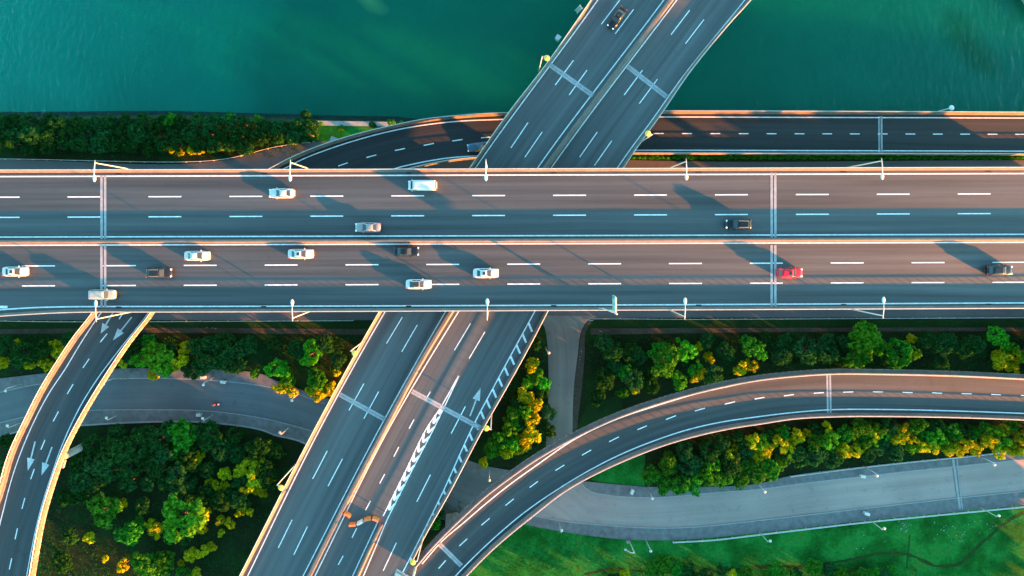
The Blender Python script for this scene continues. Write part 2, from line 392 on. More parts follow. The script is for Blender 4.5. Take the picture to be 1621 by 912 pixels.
# grass by the bank, service road under the highway
def area(name, pts_a, pts_b, m, dz, thick=0, step=12):
    mb = MB(); strip(mb, pts_a, pts_b, G0, dz, step, thick); return setting(name, mb, m)
area('grass_bank', [(495, 199), (560, 199), (640, 200)], [(470, 226), (560, 222), (660, 212)], M['lawn'], .012)
area('service_road', [(-400, 253), (0, 253), (350, 254.5), (440, 234), (490, 226), (560, 222), (760, 240), (1000, 253.5), (1621, 253.5), (2100, 253.5)],
     [(-400, 507), (0, 507), (400, 507), (440, 507), (490, 507), (560, 507), (760, 507), (1000, 503.5), (1621, 503.5), (2100, 503.5)], M['service'], .016)
area('grass_verge', [(-400, 509), (0, 509), (580, 509)], [(-400, 519), (0, 519), (580, 519)], M['verge'], .012)
area('grass_verge', [(926, 505), (1300, 505), (2100, 505)], [(926, 517), (1300, 517), (2100, 517)], M['verge'], .012)
area('dirt_path', [(-400, 520), (0, 521), (250, 519), (580, 521)], [(-400, 530), (0, 529), (250, 527), (580, 530)], M['dirt'], .014)
area('dirt_path', [(935, 520), (1200, 519), (2100, 518)], [(935, 530), (1200, 526), (2100, 524)], M['dirt'], .014)
# grass patches between the trees
area('grass_patch', [(375, 530), (440, 530)], [(380, 592), (425, 590)], M['verge'], .010)
area('grass_patch', [(930, 640), (985, 625)], [(912, 680), (985, 655)], M['verge'], .010)
# left ground road with pavements
rA_top = [(-120, 640), *mp(A1, (0, 545), (150, 510), (260, 492), (560, 470), (800, 460), (1100, 462), (1400, 480), (1621, 508)), *mp(A3, (350, 555), (520, 615)), (600, 672), (680, 715), (760, 752), (850, 770)]
rA_bot = [(-120, 700), *mp(A1, (0, 730), (150, 695), (300, 672), (530, 655), (900, 650), (1300, 660), (1621, 705)), *mp(A3, (200, 715), (440, 780)), (560, 740), (640, 775), (700, 805), (800, 840)]
wA_top = [(-120, 612), *mp(A1, (0, 460), (260, 430), (480, 410), (700, 400), (1200, 400), (1450, 410), (1621, 440)), *mp(A3, (170, 450), (350, 520), (520, 575)), (600, 655), (690, 705), (760, 735), (830, 748)]
wA_bot = [(-120, 722), *mp(A1, (0, 815), (130, 780), (300, 760), (480, 747), (900, 725), (1300, 730), (1621, 780)), *mp(A3, (200, 800), (385, 850)), (550, 760), (640, 800), (700, 822), (800, 855)]
area('road', rA_top, rA_bot, M['road_grey'], .02, step=8)
area('pavement', wA_top, rA_top, M['pave'], .14, .14, 8)
area('pavement', rA_bot, wA_bot, M['pave'], .14, .14, 8)
mb = MB()
for L in (rA_top, rA_bot): line(mb, L[:-4], G0, .16, .146)
line(mb, wA_bot[:-3], G0, .35, .15)
setting('kerb', mb, M['kerb'])
# path north-south
area('side_road', [(845, 500), *mp(M3, (310, 520), (330, 600), (338, 700), (340, 911)), (864, 707), (858, 760)], [(946, 500), (930, 508), *mp(M3, (540, 560), (520, 700), (495, 911)), (906, 690), (880, 760)], M['road_worn'], .026, step=8)
area('dirt_shoulder', [(948, 503), (931, 509), *mp(M3, (545, 560), (525, 700), (495, 911)), (906, 690)], [(962, 504), (941, 506), *mp(M3, (570, 560), (562, 700), (550, 850)), (912, 690)], M['dirt'], .030, step=8)
# right ground road
rC_top = [(800, 745), (880, 738), *mp(A6, (540, 340), (580, 385), (700, 415), (1000, 430), (1300, 405), (1621, 380)), *mp(A8, (300, 340), (600, 305), (1000, 260), (1300, 230), (1621, 195)), (1800, 703), (2100, 670)]
rC_bot = [(775, 815), (815, 812), *mp(A6, (250, 540), (400, 570), (700, 600), (950, 615), (1200, 612), (1621, 570)), *mp(A8, (300, 535), (600, 500), (1000, 455), (1621, 390)), (1800, 760), (2100, 722)]
wC_top = [*mp(A6, (542, 330), (600, 335), (750, 350), (930, 363), (1300, 365), (1621, 345)), *mp(A8, (190, 298), (600, 245), (900, 212), (1300, 172), (1621, 135)), (1800, 690), (2100, 655)]
wC_in = [*mp(A6, (542, 342), (580, 385), (700, 415), (1000, 430), (1300, 405), (1621, 380)), *mp(A8, (300, 340), (600, 305), (1000, 260), (1300, 230), (1621, 195)), (1800, 703), (2100, 670)]
wC_bot = [(790, 822), *mp(A6, (180, 590), (300, 615), (500, 650), (800, 685), (1100, 690), (1621, 645)), *mp(A8, (300, 610), (600, 575), (1000, 535), (1621, 475)), (1800, 783), (2100, 745)]
area('road', rC_top, rC_bot, M['road_pale'], .034, step=8)
area('pavement', wC_top, wC_in, M['pave'], .15, .15, 8)
area('pavement', rC_bot[2:], wC_bot, M['pave'], .15, .15, 8)
mb = MB()
for L in (wC_in, rC_bot[2:]): line(mb, L, G0, .2, .156)
setting('kerb', mb, M['kerb'])
mb = MB(); line(mb, mp(A8, (1185, 190), (1205, 330), (1228, 500)), G0, .5, .16); line(mb, mp(A8, (1210, 190), (1222, 330), (1243, 500)), G0, .25, .165); setting('road_joint', mb, M['kerb'])
# lawns
area('lawn', [(690, 860), (760, 842), *wC_bot[1:]], [(690, 1000), (760, 1000)] + [(x, 1000) for x in np.linspace(850, 2100, len(wC_bot)-1)], M['lawn'], .010, step=10)
area('lawn', mp(A5, (600, 690), (700, 620), (850, 560), (930, 540)), mp(A5, (620, 702), (750, 718), (870, 728), (930, 732)), M['lawn'], .010, step=8)
ditch = [*mp(A6, (560, 900), (700, 870), (900, 880), (1300, 890)), *mp(A8, (0, 850), (300, 850), (600, 800), (800, 765), (950, 790), (1080, 845), (1220, 835), (1340, 730), (1460, 620), (1621, 520)), (1760, 790)]
mb = MB(); dq = world(spline(ditch, step=6), G0); dn = normals2(dq); dr_ = random.Random(4)
mb.grid([[(q[0]+k[0]*dr_.uniform(.12, .5), q[1]+k[1]*dr_.uniform(.12, .5), .02), (q[0]-k[0]*dr_.uniform(.12, .5), q[1]-k[1]*dr_.uniform(.12, .5), .02)] for q, k in zip(dq, dn)]); setting('ditch', mb, M['ditch'])
mb = MB(); line(mb, [A8(925, 655), A8(905, 860)], G0, .3, .024); setting('ditch', mb, M['ditch'])

# ------------------------------------------------------------------ elevated roads
ZM = lambda x, y: 20.0
ZD = lambda x, y: 13.2
ZL = lambda x, y: 14.0
ZR = lambda x, y: 13.1-(x-680)*.0043
ZU = lambda x, y: 8.6-(x-420)*.00583
def bridge(label, loc): return thing('highway_bridge', label, 'bridge', loc, None)
def ext(a, b, k):
    """continue the line a-b beyond b by k pixels"""
    d = math.hypot(b[0]-a[0], b[1]-a[1]); return (b[0]+(b[0]-a[0])*k/d, b[1]+(b[1]-a[1])*k/d)

# --- main highway
mt = [(-500, 269.3), (0, 269.3), (1621, 265), (2300, 263.5)]
mbm = [(-500, 520), (-60, 505), (0, 500.6), (60, 496.8), (100, 494.8), (150, 493.6), (220, 493.6), (1621, 487.6), (2300, 485)]
br = bridge('wide six lane elevated highway crossing the whole view from left to right', W(790, 380, 0))
mtop = spline(mt, 60); mbot = spline(mbm, 60)
mb = MB(); deck(mb, [(-500, 269.3), (2300, 263.5)], [(-500, 494.5), (2300, 485.5)], ZM, 2.0); mb.build('deck', M['girder'], br)
mb = MB(); strip(mb, mt, mbm, ZM, 0, n=160, m=3); mb.build('road_surface', M['asphalt'], br)
mb = MB(); Q, k = sweep(mb, mt, ZM, PAR, (790, 300)); mb.build('parapet', M['concrete'], br)
mb = MB(); railing(mb, Q, k); mb.build('railing', M['rail'], br)
mb = MB(); Q, k = sweep(mb, mbm, ZM, PAR, (790, 450)); mb.build('parapet', M['concrete'], br)
mb = MB(); railing(mb, Q, k); mb.build('railing', M['rail'], br)
MED = [(-.38, 0), (-.36, .2), (-.16, .55), (-.12, 1.45), (.12, 1.45), (.16, .55), (.36, .2), (.38, 0)]
med = [(-500, 383.6), (0, 382.8), (1621, 378.4), (2300, 376.5)]
mb = MB(); sweep(mb, med, ZM, MED, (790, 450)); mb.build('median_barrier', M['concrete'], br)
mb = MB()
ml = lambda y0, y1: [(-500, y0+(y0-y1)*.31), (0, y0), (1621, y1), (2300, y1+(y1-y0)*.4)]
line(mb, ml(279.6, 274.8), ZM, .25, smooth=False); line(mb, ml(375.5, 371), ZM, .25, smooth=False); line(mb, ml(388.4, 383.6), ZM, .25, smooth=False)
line(mb, [(-60, 496), (0, 490.5), (50, 487.3), (100, 485.8), (150, 485.4), (300, 485.2), (800, 483.6), (1200, 481.8), (1621, 479.6), (2300, 477)], ZM, .25)
for kk in range(-5, 17):
    for y0, y1 in ((312.3, 306.8), (344.2, 338)):
        x = 107+128.1*kk; yy = lambda q: y0+(y1-y0)*q/1621
        line(mb, [(x, yy(x)), (x+52, yy(x+52))], ZM, .21, smooth=False)
    for y0, y1 in ((421.3, 415.2), (452.8, 446.8)):
        x = 35+128.0*kk; yy = lambda q: y0+(y1-y0)*q/1621
        line(mb, [(x, yy(x)), (x+52, yy(x+52))], ZM, .21, smooth=False)
line(mb, [(-60, 486.3), (12, 486.2)], ZM, .5, smooth=False)
mb.build('lane_marking', M['paint'], br)
for x in (163.5, 1224.3):
    joint(br, (x, 277.5 if x < 800 else 273.5), (x+.2, 378.5 if x < 800 else 376), ZM, 1.15); joint(br, (x, 388), (x+.2, 487), ZM, 1.15)
for x in np.arange(-275, 2000, 229.5):
    for y in (486.9, 278.2-2.3):
        q = W(x+4, y + (-.0035 if y > 400 else -.0028)*x, 20); mb = MB(); mb.box((q[0], q[1], 20.02), (1.0, .22, .03)); mb.build('drain', M['drain'], br)
for x in (-170, 330, 640, 960, 1270, 1560, 1860):
    for y in (322, 437): pier(br, (x, y), ZM, 2.0, 11.5, math.pi/2, .95)

# --- diagonal highway
dl = [(1060, -180), (995, -85), (935.8, 0), (866, 100), (802.6, 182), (743.6, 266), (670, 378), (600, 494), (538, 605), (478.5, 717), (380, 911), (300, 1065)]
dr = [(1300, -160), (1245, -75), (1187, 2), (1150.7, 42.4), (1087, 121), (1047.8, 178.6), (987, 265.7), (925, 378), (866.8, 492.7), (838, 548), (799.7, 617), (766, 676), (711.6, 779.6), (675, 844), (655, 884), (645, 911), (580, 1065)]
br = bridge('diagonal elevated highway of two carriageways passing beneath the wide highway', W(740, 460, 0)); BD = br
def half(dl, dr, a, b, n=60):
    A = spline(dl, n); B = spline(dr, n); return A+(B-A)*a, A+(B-A)*b
mb = MB(); deck(mb, dl, dr, ZD, 1.7, 10); mb.build('deck', M['girder'], br)
mb = MB(); strip(mb, dl, dr, ZD, 0, n=170, m=3); mb.build('road_surface', M['asphalt_diag'], br)
mb = MB(); Q, k = sweep(mb, dl, ZD, PAR, (760, 300)); mb.build('parapet', M['concrete'], br)
mb = MB(); railing(mb, Q, k); mb.build('railing', M['rail'], br)
drp = dr[:-2]
mb = MB(); Q, k = sweep(mb, drp, ZD, PAR, (800, 500)); mb.build('parapet', M['concrete'], br)
mb = MB(); railing(mb, Q, k); mb.build('railing', M['rail'], br)
dm = [(1195, -180), (1127, -90), (1062, 0), (864, 266), (790, 376), (713.5, 494), (590, 706), (611-21.5*.0, 676) if False else (545, 790), (490, 912), (415, 1065)]
dm = [(1195, -180), (1127, -90), (1062, 0), (962, 134), (864, 266), (789, 376), (713.5, 494), (659, 585), (610.5, 676), (550, 792), (490, 912), (414, 1065)]
MED2 = [(-.55, 0), (-.5, .2), (-.28, .5), (-.25, 1.4), (.25, 1.4), (.28, .5), (.5, .2), (.55, 0)]
mb = MB(); sweep(mb, dm, ZD, MED2, (800, 470)); mb.build('median_barrier', M['concrete'], br)
db = [(604.5, 829), (587, 866), (566, 912), (500, 1065)]
mb = MB(); sweep(mb, db, ZD, MED, (640, 880)); mb.build('median_barrier', M['concrete'], br)
mb = MB()
line(mb, [(1063, -170), (946.4, 0), (752.7, 266), (679, 380), (609.3, 494), (508, 676), (393, 910), (318, 1065)], ZD, .22)
line(mb, [(1175, -170), (1050.8, 0), (851, 266), (777, 378), (705, 494), (602, 676), (479.7, 912), (402, 1065)], ZD, .22)
line(mb, [(1200, -170), (1071.5, 0), (872.5, 266), (798, 378), (725.5, 494), (617, 676), (498.5, 912), (423, 1065)], ZD, .22)
line(mb, [(1290, -160), (1235, -77), (1179, 0), (1140, 48), (1076, 128), (1038, 182), (976.7, 267), (912, 378), (846, 494)], ZD, .22)
HL = [(846, 494), (782.6, 610.6), (748, 676), (701, 779), (649.4, 883), (632, 917), (560, 1060)]
line(mb, HL, ZD, .22)
# chevrons between the merging lanes
cl = spline([(725.8, 595), (697, 646), (676.6, 676), (641, 748), (606.5, 817)], 60); cr = spline([(726.6, 595), (704, 643), (688, 676), (652, 745), (613.5, 821)], 60)
line(mb, cl, ZD, .2); line(mb, cr, ZD, .2)
line(mb, [(613.5, 821), (575.6, 911), (508, 1065)], ZD, .2)
line(mb, [(597.6, 827), (558.7, 911), (491, 1065)], ZD, .2)
for i in range(14, 58, 4):
    L, Rr, La, Ra = cl[i], cr[i], cl[i-3], cr[i-3]; c = (cl[min(i+2, 59)]+cr[min(i+2, 59)])/2
    line(mb, [La*.35+L*.65, c], ZD, .42, .0125, smooth=False); line(mb, [Ra*.35+Rr*.65, c], ZD, .42, .0132, smooth=False)
# hatch ticks on the right shoulder
hs = spline(HL[:5], step=19); er = spline(drp, 400)
for p in hs[1:]:
    gap = np.min(np.linalg.norm(er-p, axis=1)); g = min(15, max(4, gap*1.0-3))
    line(mb, [p, p+np.array([.40, .92])*g], ZD, .42, .0125, smooth=False)
for f, segs in ((CT, [((830,0),(733,127)), ((902,49),(806,177)), ((587,316),(492,445)), ((658,367),(565,497)), ((350,641),(260,774)), ((424,690),(333,823)),
                     ((1195,54),(1098,181)), ((1270,102),(1173,229)), ((948,368),(853,497)), ((1027,414),(932,542)), ((712,691),(620,822)), ((788,736),(697,866))]),
                (A3, [((992,85),(895,246)), ((1083,133),(988,297)), ((757,491),(665,656)), ((847,540),(757,705)), ((1408,124),(1310,287)), ((1496,175),(1400,338)), ((1377,630),(1290,797)),
                      ((1163,541),(1130,595)), ((1063,711),(1033,766))]),
                (A4, [((533,146),(444,317)), ((626,194),(538,361)), ((318,567),(234,738)), ((412,608),(329,780)), ((1163,292),(1080,457)), ((955,707),(875,878)),
                      ((970,122),(940,181)), ((884,288),(853,345)), ((797,452),(767,508)), ((713,618),(684,677)), ((630,787),(600,842))])):
    for a, b_ in segs: line(mb, [f(*a), f(*b_)], ZD, .18, smooth=False)
mb.build('lane_marking', M['paint'], br)
mb = MB(); arrow(mb, A3(1405, 690), A3(1470, 518), ZD); mb.build('arrow_marking', M['arrow'], br)
joint(br, CT(462, 338), CT(690, 500), ZD, .95, .03); joint(br, CT(868, 345), CT(1075, 507), ZD, .95, .03)
joint(br, A3(610, 558), A3(888, 712), ZD, .95, .03); joint(br, A3(1050, 538), A3(1468, 762), ZD, .95, .03)
ang = math.atan2(-.53, .85)
for p in ((1010, 70), (905, 122+30), (830, 330), (640, 590), (700, 610), (470, 850), (555, 860), (1130, -90)):
    pier(br, p, ZD, 1.7, 7.0, ang, .8, -3 if p[1] < 240 else 0)

mb = MB(); strip(mb, [(692, 508), (664, 562), (637, 622)], [(698, 511), (670, 565), (643, 625)], ZD, -1.7, thick=11.4); mb.build('sun_block_wall', M['girder'], br)  # unseen wall added under the deck to stop low sun passing
# --- left curved ramp
ll = [(195, 430), (172, 463), *mp(A1, (580, 60), (470, 200), (350, 380), (260, 530), (180, 690), (80, 905)), *mp(A2, (0, 420)), (-25, 850), (-44, 950), (-60, 1060)]
lr = [(290, 430), (262, 463), *mp(A1, (940, 60), (800, 240), (640, 480), (520, 680), (405, 905)), *mp(A2, (360, 270), (275, 550), (210, 905)), (41, 990), (32, 1060)]
br = bridge('narrow curved two lane ramp descending along the left edge', W(110, 640, 0))
mb = MB(); deck(mb, ll, lr, ZL, 1.5, 10); mb.build('deck', M['girder'], br)
mb = MB(); strip(mb, ll, lr, ZL, 0, n=120, m=3); mb.build('road_surface', M['asphalt_ramp'], br)
for L in (ll, lr):
    mb = MB(); Q, k = sweep(mb, L, ZL, PAR, (105, 640)); mb.build('parapet', M['concrete'], br)
    mb = MB(); railing(mb, Q, k); mb.build('railing', M['rail'], br)
mb = MB()
line(mb, [(186, 460), *mp(A1, (595, 90), (490, 250), (400, 400), (300, 550), (200, 740), (130, 905)), *mp(A2, (80, 290), (0, 590)), (-25, 930)], ZL, .19)
line(mb, [(262, 450), *mp(A1, (905, 60), (740, 270), (590, 470), (480, 650), (365, 905)), *mp(A2, (330, 250), (250, 500), (165, 900)), (30, 1000)], ZL, .19)
for f, segs in ((A1, [((655,186),(613,238)), ((545,340),(507,395)), ((447,495),(411,555)), ((357,662),(325,722)), ((275,835),(250,895)), ((750,62),(728,98))]),
                (A2, [((210,256),(188,318)), ((152,434),(134,500)), ((107,618),(92,686)), ((72,802),(57,870)), ((50,990),(42,1060))])):
    for a, b_ in segs: line(mb, [f(*a), f(*b_)], ZL, .18, smooth=False)
mb.build('lane_marking', M['paint'], br)
for f, a, b_ in ((A1, (690, 60), (615, 185)), (A1, (805, 85), (690, 228)), (A2, (215, 88), (170, 268)), (A2, (318, 122), (253, 297))):
    mb = MB(); arrow(mb, f(*a), f(*b_), ZL); mb.build('arrow_marking', M['arrow'], br)
for p, a in (((76, 735), -.25), ((226, 462), -.7)):
    pier(br, p, ZL, 1.5, 4.4, a, .75)

# --- right curved ramp
rt = [(590, 1010), (632, 935), (655, 890), (675.4, 865.8), (700.9, 839), (734, 807.2), (764.5, 779.2), (802.7, 750), (840.8, 723.3), *mp(A5, (400, 455), (500, 402), (750, 287), (1000, 200), (1250, 130), (1450, 85)), *mp(A7, (0, 440), (200, 418), (430, 403), (800, 405), (1200, 415), (1621, 435)), (1800, 603), (2200, 620)]
rb = [(655, 1010), (700, 950), *mp(A4, (1370, 911)), *mp(A6, (0, 735)), *mp(A5, (240, 905), (450, 745), (650, 635), (850, 545), (1050, 470), (1250, 413), (1450, 370)), *mp(A7, (0, 728), (200, 698), (430, 685), (800, 683), (1200, 690), (1621, 705)), (1800, 671), (2200, 690)]
br = bridge('curved two lane ramp sweeping from the lower middle to the right edge', W(1050, 690, 0))
mb = MB(); deck(mb, rt, rb, ZR, 1.5, 10); mb.build('deck', M['girder'], br)
mb = MB(); strip(mb, rt, rb, ZR, 0, n=150, m=3); mb.build('road_surface', M['asphalt_ramp'], br)
for L in (rt[2:], rb):
    mb = MB(); Q, k = sweep(mb, L, ZR, PAR if L is rb else PAR_LIP, (1050, 645) if L is rb else (1050, 690)); mb.build('parapet', M['concrete'], br)
    mb = MB(); railing(mb, Q, k, .11 if L is rb else .68, every=2.0); mb.build('railing', M['rail'], br)
mb = MB()
line(mb, [(668, 893), (700.9, 855.6), (734, 827.6), (769.6, 797), (807.8, 766.5), (848.5, 737.3), *mp(A5, (500, 446), (750, 325), (1000, 240), (1250, 165), (1450, 120)), *mp(A7, (0, 470), (200, 447), (430, 432), (800, 435), (1200, 443), (1621, 458)), (1800, 609), (2200, 626)], ZR, .22)
line(mb, [(690, 950), (722, 911), *mp(A5, (170, 911), (400, 750), (600, 630), (800, 530), (1000, 450), (1200, 385), (1400, 340)), *mp(A7, (0, 692), (200, 668), (430, 650), (800, 648), (1200, 657), (1621, 672)), (1800, 663), (2200, 682)], ZR, .22)
for f, segs in ((A4, [((1475,600),(1525,558)), ((1340,727),(1388,683)), ((1213,865),(1257,815)), ((1090,1000),(1132,952))]),
                (A5, [((78,850),(128,810)), ((226,740),(277,702)), ((382,637),(437,603)), ((545,543),(601,511)), ((711,461),(770,431)), ((884,387),(942,363)), ((1058,325),(1120,301)), ((1235,273),(1297,255)), ((1418,231),(1480,216))]),
                (A7, [((-20,584),(38,574)), ((158,565),(217,557)), ((340,549),(400,545)), ((519,543),(582,540)), ((700,540),(762,541)), ((880,543),(942,545)), ((1060,546),(1122,549)), ((1240,551),(1302,553)), ((1421,556),(1480,559)), ((1602,562),(1662,565)), ((1783,570),(1843,573))])):
    for a, b_ in segs: line(mb, [f(*a), f(*b_)], ZR, .18, smooth=False)
mb.build('lane_marking', M['paint'], br)
joint(br, A4(1215, 712), A4(1352, 848), ZR, .9, .03); joint(br, A7(430, 428), A7(434, 668), ZR, .95)
for p, a in (((1010, 680), 1.2), ((1240, 625), 1.5), ((1460, 620), 1.57), ((715, 858), .8), ((1720, 632), 1.57)):
    pier(br, p, ZR, 1.5, 6.0, a, .75)

# --- low lakeside ramp
ut = [*mp(C2, (-120, 660), (0, 590), (105, 535), (240, 465), (380, 405), (540, 350), (700, 305), (860, 268), (1050, 230), (1250, 208), (1400, 197), (1545, 191)), (850, 177.5), (900, 176.6), (1050, 176.6), (1240, 177), (1621, 178.7), (1900, 180), (2200, 182)]
ub = [*mp(C2, (400, 820), (560, 720), (700, 635), (850, 570), (985, 530), (1150, 495), (1360, 468)), (820, 246.5), (900, 244.5), (1050, 244.5), (1240, 245), (1621, 246), (1900, 247.5), (2200, 249)]
br = bridge('low dark two lane ramp along the lake shore', W(1100, 212, 0))
mb = MB(); deck(mb, ut, ub, ZU, 1.0, 10); mb.build('deck', M['girder'], br)
mb = MB(); strip(mb, ut, ub, ZU, 0, n=140, m=3); mb.build('road_surface', M['asphalt_dark'], br)
for L in (ut, ub):
    mb = MB(); Q, k = sweep(mb, L, ZU, PAR, (1000, 211)); mb.build('parapet', M['concrete'], br)
    mb = MB(); railing(mb, Q, k, every=2.0); mb.build('railing', M['rail'], br)
mb = MB()
line(mb, [*mp(C2, (50, 600), (180, 535), (320, 465), (450, 415), (600, 365), (800, 310), (1000, 270), (1250, 240), (1520, 228)), (860, 186), (1000, 185.3), (1300, 186), (1621, 187), (2200, 190)], ZU, .22)
line(mb, [*mp(C2, (620, 650), (860, 532), (1000, 497), (1200, 463), (1380, 450)), (840, 239), (1000, 238), (1300, 238.5), (1621, 239.4), (2200, 242)], ZU, .22)
for a, b_ in (((523,513),(581,493)), ((695,461),(755,445)), ((870,418),(930,406)), ((1045,387),(1107,375)), ((1220,360),(1282,351)), ((1396,341),(1450,336)), ((350,590),(408,562))): line(mb, [C2(*a), C2(*b_)], ZU, .2, smooth=False)
for i, x in enumerate((91, 208, 325, 442, 557, 672, 786, 900, 1015, 1129, 1242, 1355, 1468, 1581, 1694, 1806)): line(mb, [CR(x, 212+i*.25), CR(x+40, 212+i*.25)], ZU, .2, smooth=False)
mb.build('lane_marking', M['paint'], br)
joint(br, CR(1024, 140), CR(1025, 292), ZU, 1.0)
for p, a in (((520, 238), 1.2), ((700, 222), 1.45), ((1130, 212), 1.57), ((1395, 212), 1.57), ((1560, 212), 1.57)):
    pier(br, p, ZU, 1.0, 6.0, a, .6, -3)

# ------------------------------------------------------------------ rails, hedge, posts on the ground
def guard_rail(label, px, m, h=.8, every=3.0, r=.06, rails=1):
    Q = world(spline(px, step=12), G0); root = thing('guard_rail', label, 'rail', tuple(Q[0]))
    mb = MB()
    for i in range(rails): mb.tube([(q[0], q[1], h-.32*i) for q in Q], r, 6)
    mb.build('rail', m, root)
    d = np.r_[0, np.cumsum(np.linalg.norm(np.diff(Q, axis=0), axis=1))]; mb = MB()
    for s in np.arange(.2, d[-1], every):
        mb.box((np.interp(s, d, Q[:, 0]), np.interp(s, d, Q[:, 1]), h/2+.02), (.12, .12, h+.04))
    mb.build('post', m, root)['kind'] = 'stuff'
guard_rail('thin grey guard rail below the wide highway, left of the diagonal highway', [(-300, 507.5), (0, 507.5), (60, 508.5), (560, 507)], M['rail'])
guard_rail('thin grey guard rail below the wide highway, right of the side road', [(938, 507), (925, 505.5), (1100, 505), (1621, 502.5), (2000, 502)], M['rail'])
guard_rail('low fence rail between lakeside trees and the service road', [(-300, 252), (0, 252.3), (350, 253.7), (372, 250), (440, 233), (500, 225)], M['rail'], .9)
guard_rail('white double rail on the lawn side of the pale road', [A6(1095, 697), A6(1350, 682), A6(1621, 650), A8(300, 613), A8(600, 578), A8(1000, 538), A8(1621, 478), (1760, 786)], M['white'], .9, 3.2, .09, 2)
guard_rail('white double rail between dense trees and the pale road', [A8(190, 295), A8(600, 243), A8(900, 210), A8(1300, 170), A8(1621, 132), (1760, 692)], M['white'], .9, 3.2, .09, 2)

# ------------------------------------------------------------------ street lamps
def inward(p, q):
    v = Vector((q[0]-p[0], -(q[1]-p[1]), 0)); return v.normalized()
def tall_lamp(base, inn, label):
    x, y, z = W(*base, 20.0); d = Vector(inn); b0 = Vector((x, y, z-.45))
    root = thing('street_lamp', label, 'street lamp', (x, y, z-.45), 'tall lamps of the wide highway')
    mb = MB(); mb.tube([b0, b0+Vector((0, 0, 6)), b0+Vector((0, 0, 12.0))], [.13, .10, .075], 8); mb.build('pole', M['white'], root, True)
    t = b0+Vector((0, 0, 12.0)); mb = MB()
    mb.tube([t-d*.5+Vector((0, 0, -.05)), t, t+d*1.0+Vector((0, 0, .18)), t+d*2.1+Vector((0, 0, .2))], [.04, .08, .09, .08], 8); mb.build('arm', M['white'], root, True)
    mb = MB(); e = t+d*2.1+Vector((0, 0, .15)); s = d.cross(Vector((0, 0, 1)))
    rows = []
    for u, wd in ((0, .10), (.15, .2), (.5, .31), (.9, .27), (1.15, .08)):
        c = e+d*u; rows.append([c-s*wd, c-s*wd*.6+Vector((0, 0, .12)), c+s*wd*.6+Vector((0, 0, .12)), c+s*wd, c+s*wd*.6-Vector((0, 0, .08)), c-s*wd*.6-Vector((0, 0, .08))])
    mb.grid(rows, closed=True); mb.add(rows[0], [tuple(range(6))]); mb.add(rows[-1], [tuple(range(6))]); mb.build('lamp_head', M['lamp_head'], root, True)
places = ['leftmost', 'second from left', 'middle', 'second from right', 'rightmost']
for i, bx in enumerate((207, 489, 771, 1060, 1342)): tall_lamp((bx, 268.6-.0026*bx), (0, -1, 0), f'tall white lamp on the upper edge of the wide highway, {places[i]} of five')
for i, bx in enumerate((209, 492, 773, 1058, 1344)): tall_lamp((bx, 494.3-.0042*bx), (0, 1, 0), f'tall white lamp on the lower edge of the wide highway, {places[i]} of five')

def disc_lamp(base, head_dir, label, h=11.6, zf=ZD, head='gold_head', arm=.85):
    x, y, z = W(*base, zf(*base)); b0 = Vector((x, y, z-.4)); d = Vector((head_dir[0], -head_dir[1], 0)).normalized()
    root = thing('street_lamp', label, 'street lamp', tuple(b0), 'round headed lamps of the diagonal highway')
    mb = MB(); mb.tube([b0, b0+Vector((0, 0, h/2)), b0+Vector((0, 0, h))], [.13, .10, .075], 8); mb.build('pole', M['white'], root, True)
    t = b0+Vector((0, 0, h-.1)); mb = MB(); mb.tube([t, t+d*arm+Vector((0, 0, .15))], [.08, .07], 6); mb.build('arm', M['white'], root, True)
    mb = MB(); mb.lathe(tuple(t+d*arm), [(.1, -.15), (.48, -.1), (.55, 0), (.45, .16), (.2, .26), (.02, .28)], 14); mb.build('lamp_head', M[head], root, True)
disc_lamp((852.9, 112), (1, .4), 'round yellow headed lamp over the lake on the left edge of the diagonal highway')
disc_lamp((1013, 226), (-.7, -.2), 'round yellow headed lamp between diagonal highway and lakeside ramp')
disc_lamp((574, 541), (.8, .4), 'round yellow headed lamp left of the diagonal highway just below the wide highway')
disc_lamp((778, 655), (-1, -.3), 'round yellow headed lamp right of the diagonal highway beside sunlight coloured trees')
disc_lamp((467, 736), (.8, .5), 'round yellow headed lamp left of the diagonal highway near sunlight coloured trees')
disc_lamp((671, 846), (-1, .3), 'round yellow headed lamp where diagonal highway and right ramp meet')
def small_lamp(base, hd, label, h=5.1):
    x, y, z = W(*base, .1); b0 = Vector((x, y, .05)); d = Vector((hd[0], -hd[1], 0)).normalized()
    root = thing('street_lamp', label, 'street lamp', tuple(b0), 'small lamps along the ground roads')
    mb = MB(); mb.tube([b0, b0+Vector((0, 0, h*.6)), b0+Vector((0, 0, h))], [.10, .085, .07], 8); mb.build('pole', M['white'], root, True)
    t = b0+Vector((0, 0, h)); mb = MB(); mb.tube([t-Vector((0,0,.1)), t+d*.5], .06, 6); mb.build('arm', M['white'], root, True)
    mb = MB(); mb.lathe(tuple(t+d*.5), [(.08, -.2), (.24, -.12), (.31, 0), (.24, .17), (.1, .25), (.02, .26)], 12); mb.build('lamp_head', M['lamp_head'], root, True)
